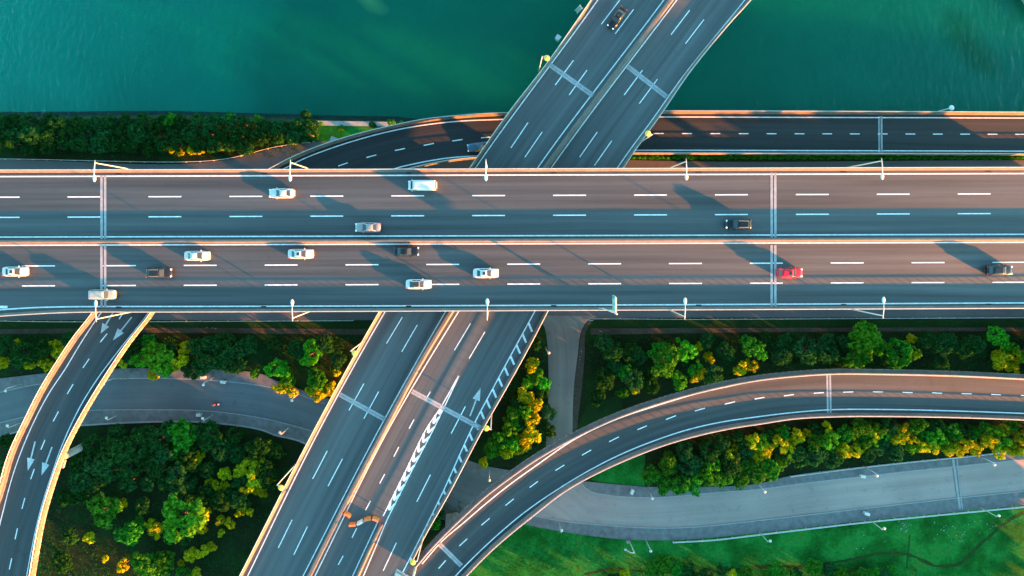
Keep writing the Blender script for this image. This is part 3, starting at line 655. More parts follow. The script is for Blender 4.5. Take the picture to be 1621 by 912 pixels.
gl = [(A1(140,490), (-.3,1), 'small white lamp on upper pavement of the left road, at the left picture edge'),
 (A1(718,452), (-.3,1), 'small white lamp on upper pavement of the left road, close right of the left ramp'),
 (A1(1308,455), (-.3,1), 'small white lamp on upper pavement of the left road, above the motorcyclist'),
 (A1(150,722), (-.3,-1), 'small white lamp on lower pavement of the left road, left of the left ramp'),
 (A1(735,677), (-.3,-1), 'small white lamp on lower pavement of the left road, right of the left ramp'),
 (A1(1303,680), (-.3,-1), 'small white lamp on lower pavement of the left road, below the motorcyclist'),
 (A3(365,548), (-.5,1), 'small white lamp between two clumps of trees left of the diagonal highway'),
 (A3(295,762), (-.5,-1), 'small white lamp on lower pavement, close left of the diagonal highway'),
 (A4(1525,260), (0,1), 'small white lamp on the grey road between diagonal highway and right ramp'),
 (A6(940,370), (.3,1), 'small white lamp beside the left end of the bushes above the pale road'),
 (A6(405,585), (.1,-.4), 'small white lamp on lower pavement just right of the right ramp'),
 (A6(930,680), (.2,.6), 'small white lamp at the lawn edge beside a bent camera pole'),
 (A8(-20,330), (.5,1), 'small white lamp half hidden by bushes above the pale road'),
 (A8(640,235), (.5,1), 'small white lamp on upper rail of the pale road, near a white bin'),
 (A8(1332,170), (.5,1), 'small white lamp on upper rail of the pale road, near right picture edge'),
 (A8(5,637), (.5,-.2), 'small white lamp at the lower rail of the pale road, left of three'),
 (A8(677,563), (.5,-.2), 'small white lamp at the lower rail of the pale road, middle of three'),
 (A8(1352,488), (.5,-.2), 'small white lamp at the lower rail of the pale road, right of three'),
 (M3(322,655), (.3,.3), 'small white lamp at the left side of the worn side road')]
for p, d, lb in gl: small_lamp(p, d, lb)
x, y, _ = W(1484, 181, ZU(1484, 181)); zz = ZU(1484, 181)
disc_lamp((1478, 178.5), (1, -.2), 'thin white lamp on the lake side of the low ramp', 5.6, ZU, 'lamp_head', .5)
# camera pole on the lawn
p = A6(832, 690); x, y, _ = W(*p, 0); root = thing('camera_pole', 'bent white camera pole on the lawn edge', 'pole', (x, y, 0))
mb = MB(); mb.tube([(x, y, 0), (x, y, 3), (x, y, 6.3)], [.16, .13, .11], 8); mb.build('pole', M['white'], root, True)
mb = MB(); mb.tube([(x, y, 6.2), (x-.8, y+.15, 6.35), (x-1.9, y+.7, 6.35)], [.1, .09, .07], 6); mb.build('arm', M['white'], root, True)
mb = MB(); mb.box((x-1.85, y+.68, 6.15), (.5, .25, .25), .4); mb.build('camera', M['white'], root)
mb = MB(); mb.box((x-.35, y-.1, .55), (.5, .4, 1.1)); mb.build('control_box', M['kerb'], root)

# ------------------------------------------------------------------ signs
p = (966, 490.2); x, y, _ = W(*p, 20); root = thing('road_sign', 'teal road sign on a white bracket at the lower edge of the wide highway', 'sign', (x, y, 19.6))
mb = MB(); mb.tube([(x, y, 19.6), (x, y, 23), (x, y, 27.2)], [.2, .18, .16], 10); mb.build('post', M['white'], root, True)
mb = MB()
for zz in (26.6, 25.2): mb.tube([(x, y-.2, zz), (x, y+2.9, zz)], .09, 6)
for a in range(4): mb.tube([(x, y+a*.7, 25.2), (x, y+(a+1)*.7, 26.6)], .045, 5)
mb.build('bracket', M['white'], root)
sp = MB(); sp.box((x-.25, y+1.75, 25.9), (.08, 2.7, 2.9)); panel = sp.build('sign_panel', M['sign_teal'], root)
sp = MB()
for yy in (-1.35, 1.35): sp.box((x-.25, y+1.75+yy, 25.9), (.14, .08, 3.06))
for zz in (-1.49, 1.49): sp.box((x-.25, y+1.75, 25.9+zz), (.14, 2.62, .08))
sp.build('panel_frame', M['white'], panel)
sp = MB()
for yy, zz, a, b_ in ((1.0, 26.6, .9, .28), (2.3, 26.6, .9, .28), (1.0, 25.9, .7, .2), (2.3, 25.9, .8, .2), (1.7, 25.1, 1.4, .3)): sp.box((x-.30, y+yy, zz), (.02, a, b_))
sp.build('panel_marks', M['paint'], panel)
mb = MB(); mb.tube([(x, y-.1, 20.4), (x-2.2, y+.3, 20.7)], .12, 6); mb.tube([(x, y-.2, 22.5), (x-1.6, y+.35, 21.0)], .1, 6); mb.build('brace', M['white'], root)
# large gantry sign seen from behind at the merge
p = A4(1075, 845); x, y, _ = W(*p, 13.2); c = Vector((x, y, 12.8)); x, y = c.x, c.y
root = thing('road_sign', 'large grey backed road sign where diagonal highway and right ramp meet', 'sign', tuple(c))
mb = MB(); mb.tube([c, c+Vector((0, 0, 4)), c+Vector((0, 0, 7.9))], [.28, .24, .2], 10); mb.build('post', M['white'], root, True)
a = math.atan2(-(911-790)/3.86, (1150-950)/3.86); d = Vector((math.cos(a), math.sin(a), 0)); nn_ = Vector((-d.y, d.x, 0))
cc = c+Vector((0, 0, 6.2))-d*.4
mb = MB(); q = cc-nn_*.45; mb.box((q.x, q.y, q.z), (6.2, .14, 3.0), a); panel = mb.build('sign_panel', M['sign_grey'], root)
mb = MB()
for zz in (-.9, 0, .9): q = cc-nn_*.31+Vector((0, 0, zz)); mb.box((q.x, q.y, q.z), (6.0, .12, .14), a)
mb.build('panel_frame', M['rail'], panel)
mb = MB(); q = cc-nn_*.535; mb.box((q.x, q.y, q.z), (6.1, .02, 2.9), a); mb.build('panel_face', M['sign_teal'], panel)
mb = MB()
for zz in (-.6, .7): mb.tube([cc-d*3.0-nn_*.2+Vector((0, 0, zz)), cc+d*3.2-nn_*.2+Vector((0, 0, zz))], .13, 6)
mb.build('bracket', M['white'], root)

# ------------------------------------------------------------------ orange barriers on the closed lane
def water_barrier(pts, label):
    Q = world(spline(pts, step=2.5), ZD); nn = normals2(Q); root = thing('traffic_barrier', label, 'barrier', tuple(Q[0]), 'orange barriers closing the narrow lane')
    for i in range(0, len(Q)-4, 5):
        mb = MB(); rows = []
        for q, k in zip(Q[i:i+5], nn[i:i+5]):
            rows.append([(q[0]+k[0]*o, q[1]+k[1]*o, q[2]+z) for o, z in ((-.42, .01), (-.36, .35), (-.18, .9), (.18, .9), (.36, .35), (.42, .01))])
        mb.grid(rows, closed=True); mb.add(rows[0], [tuple(range(6))]); mb.add(rows[-1], [tuple(range(6))])
        mb.build('barrier_block', M['orange'] if (i//5) % 3 != 1 else M['cream'], root)
water_barrier(mp(A4, (640, 522), (660, 530), (683, 552)), 'short row of orange barriers standing beside the median')
water_barrier(mp(A4, (670, 594), (720, 588), (770, 562), (820, 556), (858, 573)), 'long curved row of orange and cream barriers across the narrow lane')

# ------------------------------------------------------------------ bins, litter, concrete block
def bin_(p, rz, label):
    x, y, _ = W(*p, .15); root = thing('litter_bin', label, 'bin', (x, y, .15), 'white bins on the pavements')
    mb = MB(); mb.box((x, y, .65), (.95, .5, .9), rz); mb.build('box', M['white'], root)
    mb = MB(); mb.box((x, y, 1.16), (1.05, .6, .1), rz); mb.build('lid', M['lamp_head'], root)
bin_(A1(1250,450), 0, 'white bin on upper pavement above the motorcyclist, left of a small lamp'); bin_(A1(1225,677), 0, 'white bin on lower pavement below the motorcyclist')
bin_(A1(1372,477), -.2, 'white bin on upper pavement, right of the lamp above the motorcyclist'); bin_(A8(627,293), -.2, 'white bin on upper pavement of the pale road')
bin_(A8(652,520), -.3, 'white bin on lower pavement of the pale road'); bin_(A6(848,388), 1.2, 'white bin on the dark pavement left of the dense bushes')
rng = random.Random(5); mb = MB()
for cx, cy, sx, sy, n in ((1430, 832, 12, 12, 22), (1500, 845, 40, 14, 20), (1570, 832, 25, 10, 9), (1380, 850, 40, 14, 4), (1365, 540, 40, 5, 0), (920, 560, 10, 14, 5), (955, 524, 8, 2, 8), (335, 520, 10, 2, 6), (790, 850, 5, 8, 5)):
    for _ in range(n):
        q = W(rng.gauss(cx, sx*.5), rng.gauss(cy, sy*.5)); s_ = rng.uniform(.10, .24); mb.box((q[0], q[1], .06), (s_, s_*rng.uniform(.5, 1), .1), rng.uniform(0, 3))
tag(mb.build('litter', M['kerb']), 'white scraps of litter scattered over the lawn and paths', 'litter', kind='stuff')
x, y, _ = W(712, 822, 0); mb = MB(); mb.add([(x-1, y-1.6, 0), (x+1.2, y-1, 0), (x+1, y+1.6, 0), (x-.8, y+1.2, 0), (x-.7, y-1.2, 1.3), (x+.8, y-.7, 1.6), (x+.7, y+1.2, 1.5), (x-.5, y+.9, 1.2)], [(3,2,1,0),(4,5,6,7),(0,1,5,4),(1,2,6,5),(2,3,7,6),(3,0,4,7)])
tag(mb.build('concrete_block', M['kerb']), 'tilted pale concrete block in the gap between diagonal highway and ramp', 'block')
# corner of a stone quay at the top right
mb = MB(); mb.box((W(1640, -4)[0], W(1640, -4)[1], -1.2), (9, 2.6, 2.0), -.98); mb.box((W(1640, -4)[0], W(1640, -4)[1], -.1), (9, .4, .25), -.98); tag(mb.build('quay', M['kerb']), 'grey stone quay corner standing in the lake at the top right', 'quay')
# small equipment on the outside of the diagonal highway
for p, lb in (((884.5, 62), 'small grey cabinet hung outside the left parapet of the diagonal highway'),):
    x, y, z = W(*p, 13.2); root = thing('equipment_cabinet', lb, 'cabinet', (x, y, 12.4)); mb = MB(); mb.box((x-.2, y+.1, 13.3), (.8, .8, 1.4), .95); mb.build('box', M['kerb'], root)
    mb = MB(); mb.box((x-.2, y+.1, 14.05), (.95, .95, .1), .95); mb.build('lid', M['sign_grey'], root)
x, y, z = W(920, 14, 13.2); root = thing('ladder', 'white inspection ladder hung outside the left parapet near the top edge', 'ladder', (x, y, 12)); mb = MB()
for s in (-.3, .3): mb.tube([(x-.8+s*.7, y-s, 11.2), (x-.1+s*.7, y-s, 14.6)], .07, 6)
mb.build('side_rail', M['white'], root); mb = MB()
for q in np.linspace(.1, .95, 9): mb.tube([(x-.8+.7*q-.21, y+.3, 11.2+3.4*q), (x-.8+.7*q+.21, y-.3, 11.2+3.4*q)], .04, 5)
mb.build('rung', M['white'], root)

# ------------------------------------------------------------------ cars
KIND = {
 'sedan': dict(L=4.75, W=1.84, H=1.45, top=(.80, .97, 1.0, .98, .96, .88, .76, .62), cab=(1.16, .22, -.98, -1.86), wb=.80, wr=.60),
 'suv': dict(L=4.75, W=1.92, H=1.72, top=(1.0, 1.12, 1.12, 1.1, 1.08, 1.02, .92, .76), cab=(1.22, .38, -1.72, -2.22), wb=.84, wr=.66),
 'mpv': dict(L=4.9, W=1.88, H=1.80, top=(1.0, 1.08, 1.1, 1.1, 1.08, 1.0, .9, .72), cab=(1.35, .75, -2.15, -2.38), wb=.84, wr=.72),
 'van': dict(L=5.3, W=1.95, H=2.15, top=(1.1, 1.2, 1.2, 1.2, 1.2, 1.18, 1.05, .8), cab=(2.25, 1.72, -2.45, -2.58), wb=.88, wr=.80)}
PAINT = {'white': carpaint('paint_white', (.50, .495, .48)), 'silver': carpaint('paint_silver', (.27, .25, .245), .3, .35), 'black': carpaint('paint_black', (.005, .006, .008)),
         'grey': carpaint('paint_grey', (.014, .014, .016), .0), 'red': carpaint('paint_red', (.62, .012, .03)), 'blue': carpaint('paint_blue', (.03, .09, .15), .2), 'beige': carpaint('paint_beige', (.36, .33, .30), .1)}
def car(kind, paint, px, z, ang, label, roof=None, sunroof=False, rails=False):
    K = KIND[kind]; x0, y0, _ = W(*px, z+.8); hl = K['L']/2; hw = K['W']/2
    root = thing('car', label, 'van' if kind == 'van' else 'car', (x0, y0, z+.01), 'cars driving on the highways', ang, local=True)
    P = PAINT[paint]
    xs = [-hl, -hl+.12, -hl+.7, -.3, .9, hl-.55, hl-.14, hl]; ws = [.60, .86, .98, 1, .99, .93, .78, .50]; zl = [.42, .28, .2, .2, .2, .2, .26, .36]
    if kind in ('van', 'mpv'): ws = [.78, .93, 1, 1, 1, .96, .86, .64]
    rows = []
    for x, f, a, tp in zip(xs, ws, zl, K['top']):
        wv = hw*f; rows.append([(x, -wv*.90, a), (x, -wv, a+.18), (x, -wv, tp-.22), (x, -wv*.93, tp-.07), (x, -wv*.72, tp), (x, 0, tp+.025), (x, wv*.72, tp), (x, wv*.93, tp-.07), (x, wv, tp-.22), (x, wv, a+.18), (x, wv*.90, a)])
    mb = MB(); mb.grid(rows, closed=True); mb.add(rows[0], [tuple(range(11))]); mb.add(rows[-1], [tuple(range(11))[::-1]])
    bd = mb.build('body', P, root, True)
    bf, rf, rr, bk = K['cab']; zb = .96 if kind == 'sedan' else (1.08 if kind != 'van' else 1.18); H = K['H']; wb, wr = K['wb']*hw/.92*1.0, K['wr']*hw/.92
    def ring(xf, xr, wv, z, c=.14): return [(xf-c*.3, -wv+c, z), (xf-c*1.2, -wv, z), (xr+c*1.2, -wv, z), (xr+c*.3, -wv+c, z), (xr+c*.3, wv-c, z), (xr+c*1.2, wv, z), (xf-c*1.2, wv, z), (xf-c*.3, wv-c, z)]
    def mid(xf, xr, z): return z
    rings = [ring(bf, bk, wb, zb-.12), ring(rf, rr, wr, H-.09), ring(rf-.1, rr+.1, wr-.09, H-.015), ring(rf-.4, rr+.4, wr-.3, H)]
    mb = MB(); mb.grid(rings, closed=True); mb.add(rings[-1], [tuple(range(8))]); mb.build('cabin', P, root, True)
    def quad(name, a, b_, c, d, m=M['glass'], off=.018):
        a, b_, c, d = map(Vector, (a, b_, c, d)); nrm = (b_-a).cross(d-a).normalized()*off
        mb = MB(); mb.add([a+nrm, b_+nrm, c+nrm, d+nrm], [(0, 1, 2, 3)]); return mb.build(name, m, root)
    L = lambda p, q, t: tuple(np.array(p)+(np.array(q)-np.array(p))*t)
    zt = H-.09; z0 = zb-.12
    fr = lambda u, v: L((bf, u*(wb-.06), z0), (rf, u*(wr-.06), zt), v)
    rk = lambda u, v: L((bk, u*(wb-.06), z0), (rr, u*(wr-.06), zt), v)
    quad('windshield', fr(-.92, .2), fr(.92, .2), fr(.92, .96), fr(-.92, .96)); quad('rear_window', rk(.86, .25), rk(-.86, .25), rk(-.86, .92), rk(.86, .92))
    for s in (-1, 1):
        sd_ = lambda tx, v: L((bk+(bf-bk)*tx, s*wb, z0), (rr+(rf-rr)*tx, s*wr, zt), v)
        for a, b2 in (((.80, .93),) if kind == 'van' else ((.12, .50), (.53, .90))):
            q = [sd_(a, .22), sd_(b2, .22), sd_(b2, .92), sd_(a, .92)]
            if s > 0: q = q[::-1]
            quad('side_window', *q)
    if roof or sunroof:
        a, b2 = (rf-.05, rr-.05) if roof else (rf-.30, rf-.80); wv = wr-.11 if roof else wr-.30
        mb = MB(); mb.box(((a+b2)/2, 0, H+.006), (abs(a-b2), wv*2, .02)); mb.build('roof_panel' if roof else 'sunroof', M['glass'], root)
    if rails:
        for s in (-1, 1):
            mb = MB(); mb.tube([(rf-.15, s*(wr-.1), H), (rf-.3, s*(wr-.1), H+.06), (rr+.3, s*(wr-.1), H+.05), (rr+.15, s*(wr-.1), H)], .02, 6); mb.build('roof_rail', M['rail'], root)
    for sx in (-1, 1):
        for s in (-1, 1):
            wx, wy = sx*hl*.58, s*(hw-.10); mb = MB(); mb.tube([(wx, wy-.11, .33), (wx, wy+.11, .33)], .33, 16); t_ = mb.build('wheel', M['tyre'], root, False)
            mb = MB(); mb.tube([(wx, wy+s*.10, .33), (wx, wy+s*.118, .33)], .21, 10); mb.build('rim', M['rim'], t_)
    zt_ = K['top'][6]; 
    for s in (-1, 1):
        mb = MB(); mb.box((hl-.16, s*hw*.66, zt_-.05), (.30, .34, .14), -s*.45); mb.build('headlight', M['headlight'], root)
        mb = MB(); mb.box((-hl+.07, s*hw*.72, K['top'][1]-.12), (.16, .36, .16), s*.15); mb.build('taillight', M['taillight'], root)
        mb = MB(); mb.box((bf-.35, s*(hw+.06), zb+.02), (.12, .24, .14), s*.2); mb.build('mirror', P, root)
PI = math.pi
car('sedan', 'white', (446, 306), 20, PI, 'white sedan on the upper carriageway of the wide highway')
car('van', 'white', (669, 293.5), 20, PI, 'white van with plain roof hugging the upper edge of the wide highway')
car('sedan', 'silver', (582.5, 360), 20, PI, 'silver car next to the median on the upper carriageway')
car('suv', 'black', (1169, 355), 20, PI, 'black estate car alone on the upper carriageway', rails=True)
car('sedan', 'white', (24, 430), 20, 0, 'white car with dark sunroof at the left picture edge', sunroof=True)
car('suv', 'grey', (252, 432), 20, 0, 'dark grey car with bright roof rails right of the left joint', rails=True)
car('sedan', 'white', (312, 405), 20, 0, 'white sedan with plain roof near the median, ahead of the dark grey car')
car('mpv', 'beige', (162, 466.5), 20, 0, 'beige people carrier crossing the left expansion joint in the lowest lane')
car('sedan', 'white', (476, 402), 20, 0, 'white sedan with small sunroof near the median, behind the black saloon', sunroof=True)
car('sedan', 'black', (643, 398), 20, 0, 'black saloon near the median on the lower carriageway')
car('sedan', 'white', (662.5, 450), 20, 0, 'white car with large black glass roof', roof=True)
car('sedan', 'white', (769, 432.5), 20, 0, 'white sedan with small sunroof, ahead of the car with the black glass roof', sunroof=True)
car('suv', 'red', (1250, 432), 20, 0, 'bright red car with dark sunroof', sunroof=True)
car('suv', 'grey', (1582, 428), 20, 0, 'grey car near the right picture edge')
car('sedan', 'black', (977, 28), 13.2, math.atan2(-.81, -.585), 'black saloon on the diagonal highway above the lake', sunroof=True)
car('sedan', 'blue', (758, 232.5), ZU(755, 232), PI+.12, 'blue car half hidden under the diagonal highway on the low ramp')

# ------------------------------------------------------------------ motorcyclist
x, y, _ = W(341, 639.5, .5); A = R(178)
sc_ = thing('motor_scooter', 'small red and white scooter on the left ground road', 'scooter', (x, y, .03), None, PI, local=True)
mb = MB(); mb.grid([[(-.75, -.12, .55), (-.75, .12, .55), (-.75, .1, .8), (-.75, -.1, .8)], [(-.1, -.16, .3), (-.1, .16, .3), (-.1, .14, .78), (-.1, -.14, .78)], [(.15, -.16, .25), (.15, .16, .25), (.15, .16, .38), (.15, -.16, .38)], [(.5, -.2, .3), (.5, .2, .3), (.55, .2, .42), (.55, -.2, .42)], [(.62, -.16, .6), (.62, .16, .6), (.52, .14, .95), (.52, -.14, .95)]], closed=True)
mb.build('body', PAINT['red'], sc_, True)
mb = MB(); mb.box((-.35, 0, .82), (.7, .26, .1)); mb.build('seat', M['tyre'], sc_)
for wx in (-.6, .68):
    mb = MB(); mb.tube([(wx, -.06, .26), (wx, .06, .26)], .26, 14); mb.build('wheel', M['tyre'], sc_)
mb = MB(); mb.tube([(.5, -.34, 1.02), (.55, 0, 1.0), (.5, .34, 1.02)], .025, 6); mb.tube([(.68, 0, .3), (.55, 0, 1.0)], .04, 6); mb.build('handlebar', M['rim'], sc_)
mb = MB(); mb.box((-.8, 0, .95), (.34, .36, .3)); mb.build('top_box', M['white'], sc_)
def person(x, y, rz):
    root = thing('person', 'rider in a red jacket and white helmet sitting on the scooter', 'person', (x, y, .03), None, rz, local=True)
    J = [(-.25, 0, .95), (-.22, 0, 1.2), (-.15, 0, 1.42), (-.12, 0, 1.52), (-.08, 0, 1.70),
         (-.14, .19, 1.40), (.12, .26, 1.18), (.40, .30, 1.06), (-.14, -.19, 1.40), (.12, -.26, 1.18), (.40, -.30, 1.06),
         (-.22, .10, .93), (.18, .17, .86), (.16, .15, .48), (.30, .15, .42), (-.22, -.10, .93), (.18, -.17, .86), (.16, -.15, .48), (.30, -.15, .42)]
    E = [(0,1),(1,2),(2,3),(3,4),(2,5),(5,6),(6,7),(2,8),(8,9),(9,10),(0,11),(11,12),(12,13),(13,14),(0,15),(15,16),(16,17),(17,18)]
    Rr = [.15, .15, .14, .06, .10, .075, .05, .035, .075, .05, .035, .10, .075, .055, .045, .10, .075, .055, .045]
    for s in (1, -1):
        h = 7 if s > 0 else 10
        for k in range(4):
            i = len(J); J += [(.455, s*(.285+.018*k), 1.055), (.485+.004*k, s*(.285+.018*k), 1.03), (.47, s*(.285+.018*k), 1.0)]; Rr += [.010, .009, .008]; E += [(h, i), (i, i+1), (i+1, i+2)]
        i = len(J); J += [(.43, s*.262, 1.04), (.455, s*.25, 1.005)]; Rr += [.011, .009]; E += [(h, i), (i, i+1)]
    me = bpy.data.meshes.new('body'); me.from_pydata(J, E, []); me.materials.append(simple('jacket_red', (.6, .03, .04), .8))
    o = bpy.data.objects.new('body', me); COL.objects.link(o); o.parent = root
    sm = o.modifiers.new('skin', 'SKIN'); 
    for v, r in zip(me.skin_vertices[0].data, Rr): v.radius = (r, r)
    me.skin_vertices[0].data[0].use_root = True
    o.modifiers.new('sub', 'SUBSURF').levels = 1
    mb = MB(); mb.lathe((-.07, 0, 1.72), [(.09, -.12), (.15, -.06), (.16, .04), (.12, .13), (.05, .165), (.005, .17)], 12); mb.build('helmet', M['white'], root, True)
    mb = MB(); mb.box((.07, 0, 1.72), (.02, .18, .09)); mb.build('visor', M['glass'], root)
person(x, y, PI)

# ------------------------------------------------------------------ trees
def crown_mesh(seed, nclump, leaf, clump_r, nleaf, flat=.85, cz=1.15, core=.55, lop=.18):
    g = np.random.default_rng(seed); C = []; 
    ph = g.uniform(0, 6.28, 3)
    while len(C) < nclump:
        v = g.normal(size=3); v /= np.linalg.norm(v)
        if v[2] < -.45: continue
        r = g.uniform(core, 1)**.6*(1-clump_r*.8); a = math.atan2(v[1], v[0])
        r *= 1+lop*math.sin(2*a+ph[0])+lop*.7*math.sin(3*a+ph[1])
        C.append((v[0]*r, v[1]*r, cz+v[2]*r*flat))
    vs = []; fs = []
    for c in C:
        cr = clump_r*g.uniform(.65, 1.25)
        V = g.normal(size=(nleaf, 3)); V /= np.linalg.norm(V, axis=1)[:, None]; V[:, 2] = np.where(V[:, 2] < -.3, -V[:, 2], V[:, 2])
        rad = cr*g.uniform(.55, 1.05, nleaf)
        P = np.array(c)+V*rad[:, None]*np.array([1, 1, .75])
        nr = V+g.normal(size=(nleaf, 3))*.45+np.array([0, 0, .35]); nr /= np.linalg.norm(nr, axis=1)[:, None]
        a = np.cross(nr, g.normal(size=(nleaf, 3))); a /= np.linalg.norm(a, axis=1)[:, None]; b_ = np.cross(nr, a)
        s = leaf*g.uniform(.6, 1.3, nleaf)[:, None]
        q = np.stack([P-a*s, P-b_*s*.55, P+a*s, P+b_*s*.55], 1).reshape(-1, 3)
        i0 = len(vs)*1; base = sum(len(k) for k in vs); vs.append(q); fs.append(base+np.arange(nleaf*4).reshape(-1, 4))
    return np.vstack(vs), np.vstack(fs)
def mesh_np(name, v, f, m):
    me = bpy.data.meshes.new(name); me.from_pydata(v.tolist(), [], f.tolist()); me.materials.append(m); me.update(); return me
def trunk_mesh(seed):
    g = random.Random(seed); mb = MB()
    mb.tube([(0, 0, -.05), (.02, .01, .35), (.0, .03, .8), (.02, 0, 1.3)], [.085, .065, .05, .02], 7)
    for k in range(6):
        a = k*1.05+g.uniform(-.3, .3); z = g.uniform(.45, .85); r = g.uniform(.45, .7)
        mb.tube([(.01, .01, z), (math.cos(a)*r*.5, math.sin(a)*r*.5, z+.28), (math.cos(a)*r, math.sin(a)*r, z+.42)], [.035, .022, .008], 5)
    me = bpy.data.meshes.new('trunk'); me.from_pydata(mb.v, [], mb.f); me.materials.append(M['bark']); return me
TR = [trunk_mesh(i) for i in range(3)]
PROTO = {}
for kind, mk, spec in (('dark', 'leaf_dark', (46, .085, .26, 55)), ('green', 'leaf_green', (44, .10, .25, 46)), ('bright', 'leaf_bright', (40, .095, .24, 50)), ('gold', 'leaf_sunlit', (34, .12, .27, 42))):
    PROTO[kind] = []
    for s in range(3):
        v, f = crown_mesh(hash((len(kind), s, kind[0] == 'd')) % 1000 + s*7 + ord(kind[0]), spec[0], spec[1], spec[2], spec[3], lop=.14 if kind == 'dark' else .2)
        PROTO[kind].append(mesh_np('crown', v, f, M[mk]))
LOOK = {'dark': 'dark green', 'green': 'mid green', 'bright': 'bright green', 'gold': 'sunlight coloured'}
def ordn(i):
    return ['first', 'second', 'third', 'fourth', 'fifth', 'sixth', 'seventh', 'eighth', 'ninth', 'tenth', 'eleventh', 'twelfth'][i] if i < 12 else f'{i+1}{"st" if (i+1) % 10 == 1 and i != 10 else "nd" if (i+1) % 10 == 2 else "rd" if (i+1) % 10 == 3 else "th"}'
trng = random.Random(11)
def inside(p, poly):
    r = False
    for i in range(len(poly)):
        (x1, y1), (x2, y2) = poly[i-1], poly[i]
        if (y1 > p[1]) != (y2 > p[1]) and p[0] < (x2-x1)*(p[1]-y1)/(y2-y1)+x1: r = not r
    return r
FILL = {
 'in the upper part of the lower left wood': ([(122, 715), (140, 692), (230, 682), (330, 680), (400, 695), (440, 705), (420, 760), (395, 800), (250, 772), (120, 792)], 22, ('dark',), 15, 22, 18),
 'in the lower part of the lower left wood': ([(100, 800), (330, 790), (375, 800), (360, 880), (330, 908), (75, 908)], 5, ('dark',), 14, 18, 26),
 'in the strip right of the left ramp': ([(200, 538), (440, 538), (420, 588), (300, 588), (195, 580)], 8, ('dark',), 13, 18, 20),
 'between the side road and the right ramp': ([(940, 538), (1220, 536), (1220, 585), (1100, 605), (1000, 632), (945, 648)], 6, ('dark',), 13, 17, 16),
 'in the strip above the right ramp, right half': ([(1225, 538), (1612, 536), (1612, 578), (1225, 585)], 6, ('dark',), 13, 17, 17),
 'in the belt above the pale road, left part': ([(1050, 745), (1110, 705), (1240, 675), (1370, 672), (1370, 710), (1240, 732), (1150, 752)], 14, ('dark', 'green', 'bright'), 13, 16, 14),
 'in the belt above the pale road, right part': ([(1375, 672), (1615, 676), (1615, 700), (1380, 715)], 9, ('dark', 'bright', 'green'), 13, 15, 14),
 'at the bottom edge below the lawn': ([(960, 904), (1150, 899), (1300, 902), (1430, 897), (1440, 920), (960, 920)], 14, ('dark', 'green'), 9, 15, 13),
 'between the diagonal highway and the side road': ([(845, 560), (860, 560), (868, 690), (800, 720), (790, 700)], 5, ('dark', 'bright'), 12, 14, 14)}
def plant(zone, group, rows, hs=1.0, shape='tree'):
    if zone in FILL:
        poly, n, kinds, r0, r1, dm = FILL[zone]; xs = [p[0] for p in poly]; ys = [p[1] for p in poly]; rows = list(rows); want = n
        for _ in range(3000):
            p = (trng.uniform(min(xs), max(xs)), trng.uniform(min(ys), max(ys)))
            if inside(p, poly) and all(math.hypot(p[0]-q[0], p[1]-q[1]) > dm for q in rows):
                rows.append((*p, trng.uniform(r0, r1), trng.choice(kinds))); want -= 1
                if not want: break
    """rows: (px, py, radius in px, kind); ordered from the left inside each kind, so a label names one tree"""
    byk = {}
    for r in rows: byk.setdefault((r[3], r[2] < 13), []).append(r)
    for (kind, low), rs in byk.items():
        rs.sort()
        for i, (px, py, rad, _) in enumerate(rs):
            rm = rad*.129; zc = rm*1.5*hs; x, y, _z = W(px, py, min(zc, 7)); 
            nm = 'shrub' if low else 'tree'
            which = f'{ordn(i)} {LOOK[kind]} {nm} from left' if len(rs) > 1 else f'the only {LOOK[kind]} {nm}'
            root = bpy.data.objects.new(nm, None); COL.objects.link(root); root.location = (x, y, 0); root.empty_display_size = .3
            k = trng.uniform(.95, 1.12); h = trng.uniform(.85, 1.2)*hs
            root.scale = (rm*k, rm*k, rm*h*(1.0 if rm > 1.7 else 1.25)); root.rotation_euler = (0, 0, trng.uniform(0, 6.28))
            tag(root, f'{which} {zone}', nm, group)
            for pn, me in (('crown', trng.choice(PROTO[kind])), ('trunk', trng.choice(TR))):
                o = bpy.data.objects.new(pn, me); COL.objects.link(o); o.parent = root
# lake bank: three rows of dark trees
for rowi, (y0, rr, name, cnt) in enumerate(((194, 15, 'at the lake edge of the bank', 20), (212, 16, 'in the middle row of the lake bank', 19), (229, 14, 'in the road side row of the lake bank', 16))):
    rows = []
    for i in range(cnt):
        px = -8+i*(500 if rowi < 2 else 395)/(cnt-1)+trng.uniform(-5, 5); yy = y0+trng.uniform(-3, 3)+(4 if px > 400 else 0)
        if rowi == 1 and px > 440: yy -= 4
        rows.append((px, yy, rr*trng.uniform(.85, 1.2), 'dark'))
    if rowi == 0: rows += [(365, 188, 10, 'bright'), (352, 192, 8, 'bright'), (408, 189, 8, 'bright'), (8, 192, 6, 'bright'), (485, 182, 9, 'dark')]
    if rowi == 1: rows += [(133, 198, 9, 'green'), (270, 190, 12, 'green')]
    if rowi == 2: rows += [(255, 234, 6, 'gold'), (270, 237, 6, 'gold'), (286, 241, 7, 'gold'), (303, 238, 9, 'gold'), (318, 240, 7, 'gold'), (333, 237, 7, 'gold'), (350, 236, 5, 'gold')]  # yellow shrubs painted as tops lit by sun from under the decks
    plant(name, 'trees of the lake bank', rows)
plant('on the grass below the bank wall', 'shrubs by the bank wall', [(508, 196, 5, 'bright'), (590, 198, 6, 'dark'), (620, 196, 7, 'bright'), (637, 196, 6, 'bright'), (540, 203, 5, 'green')])
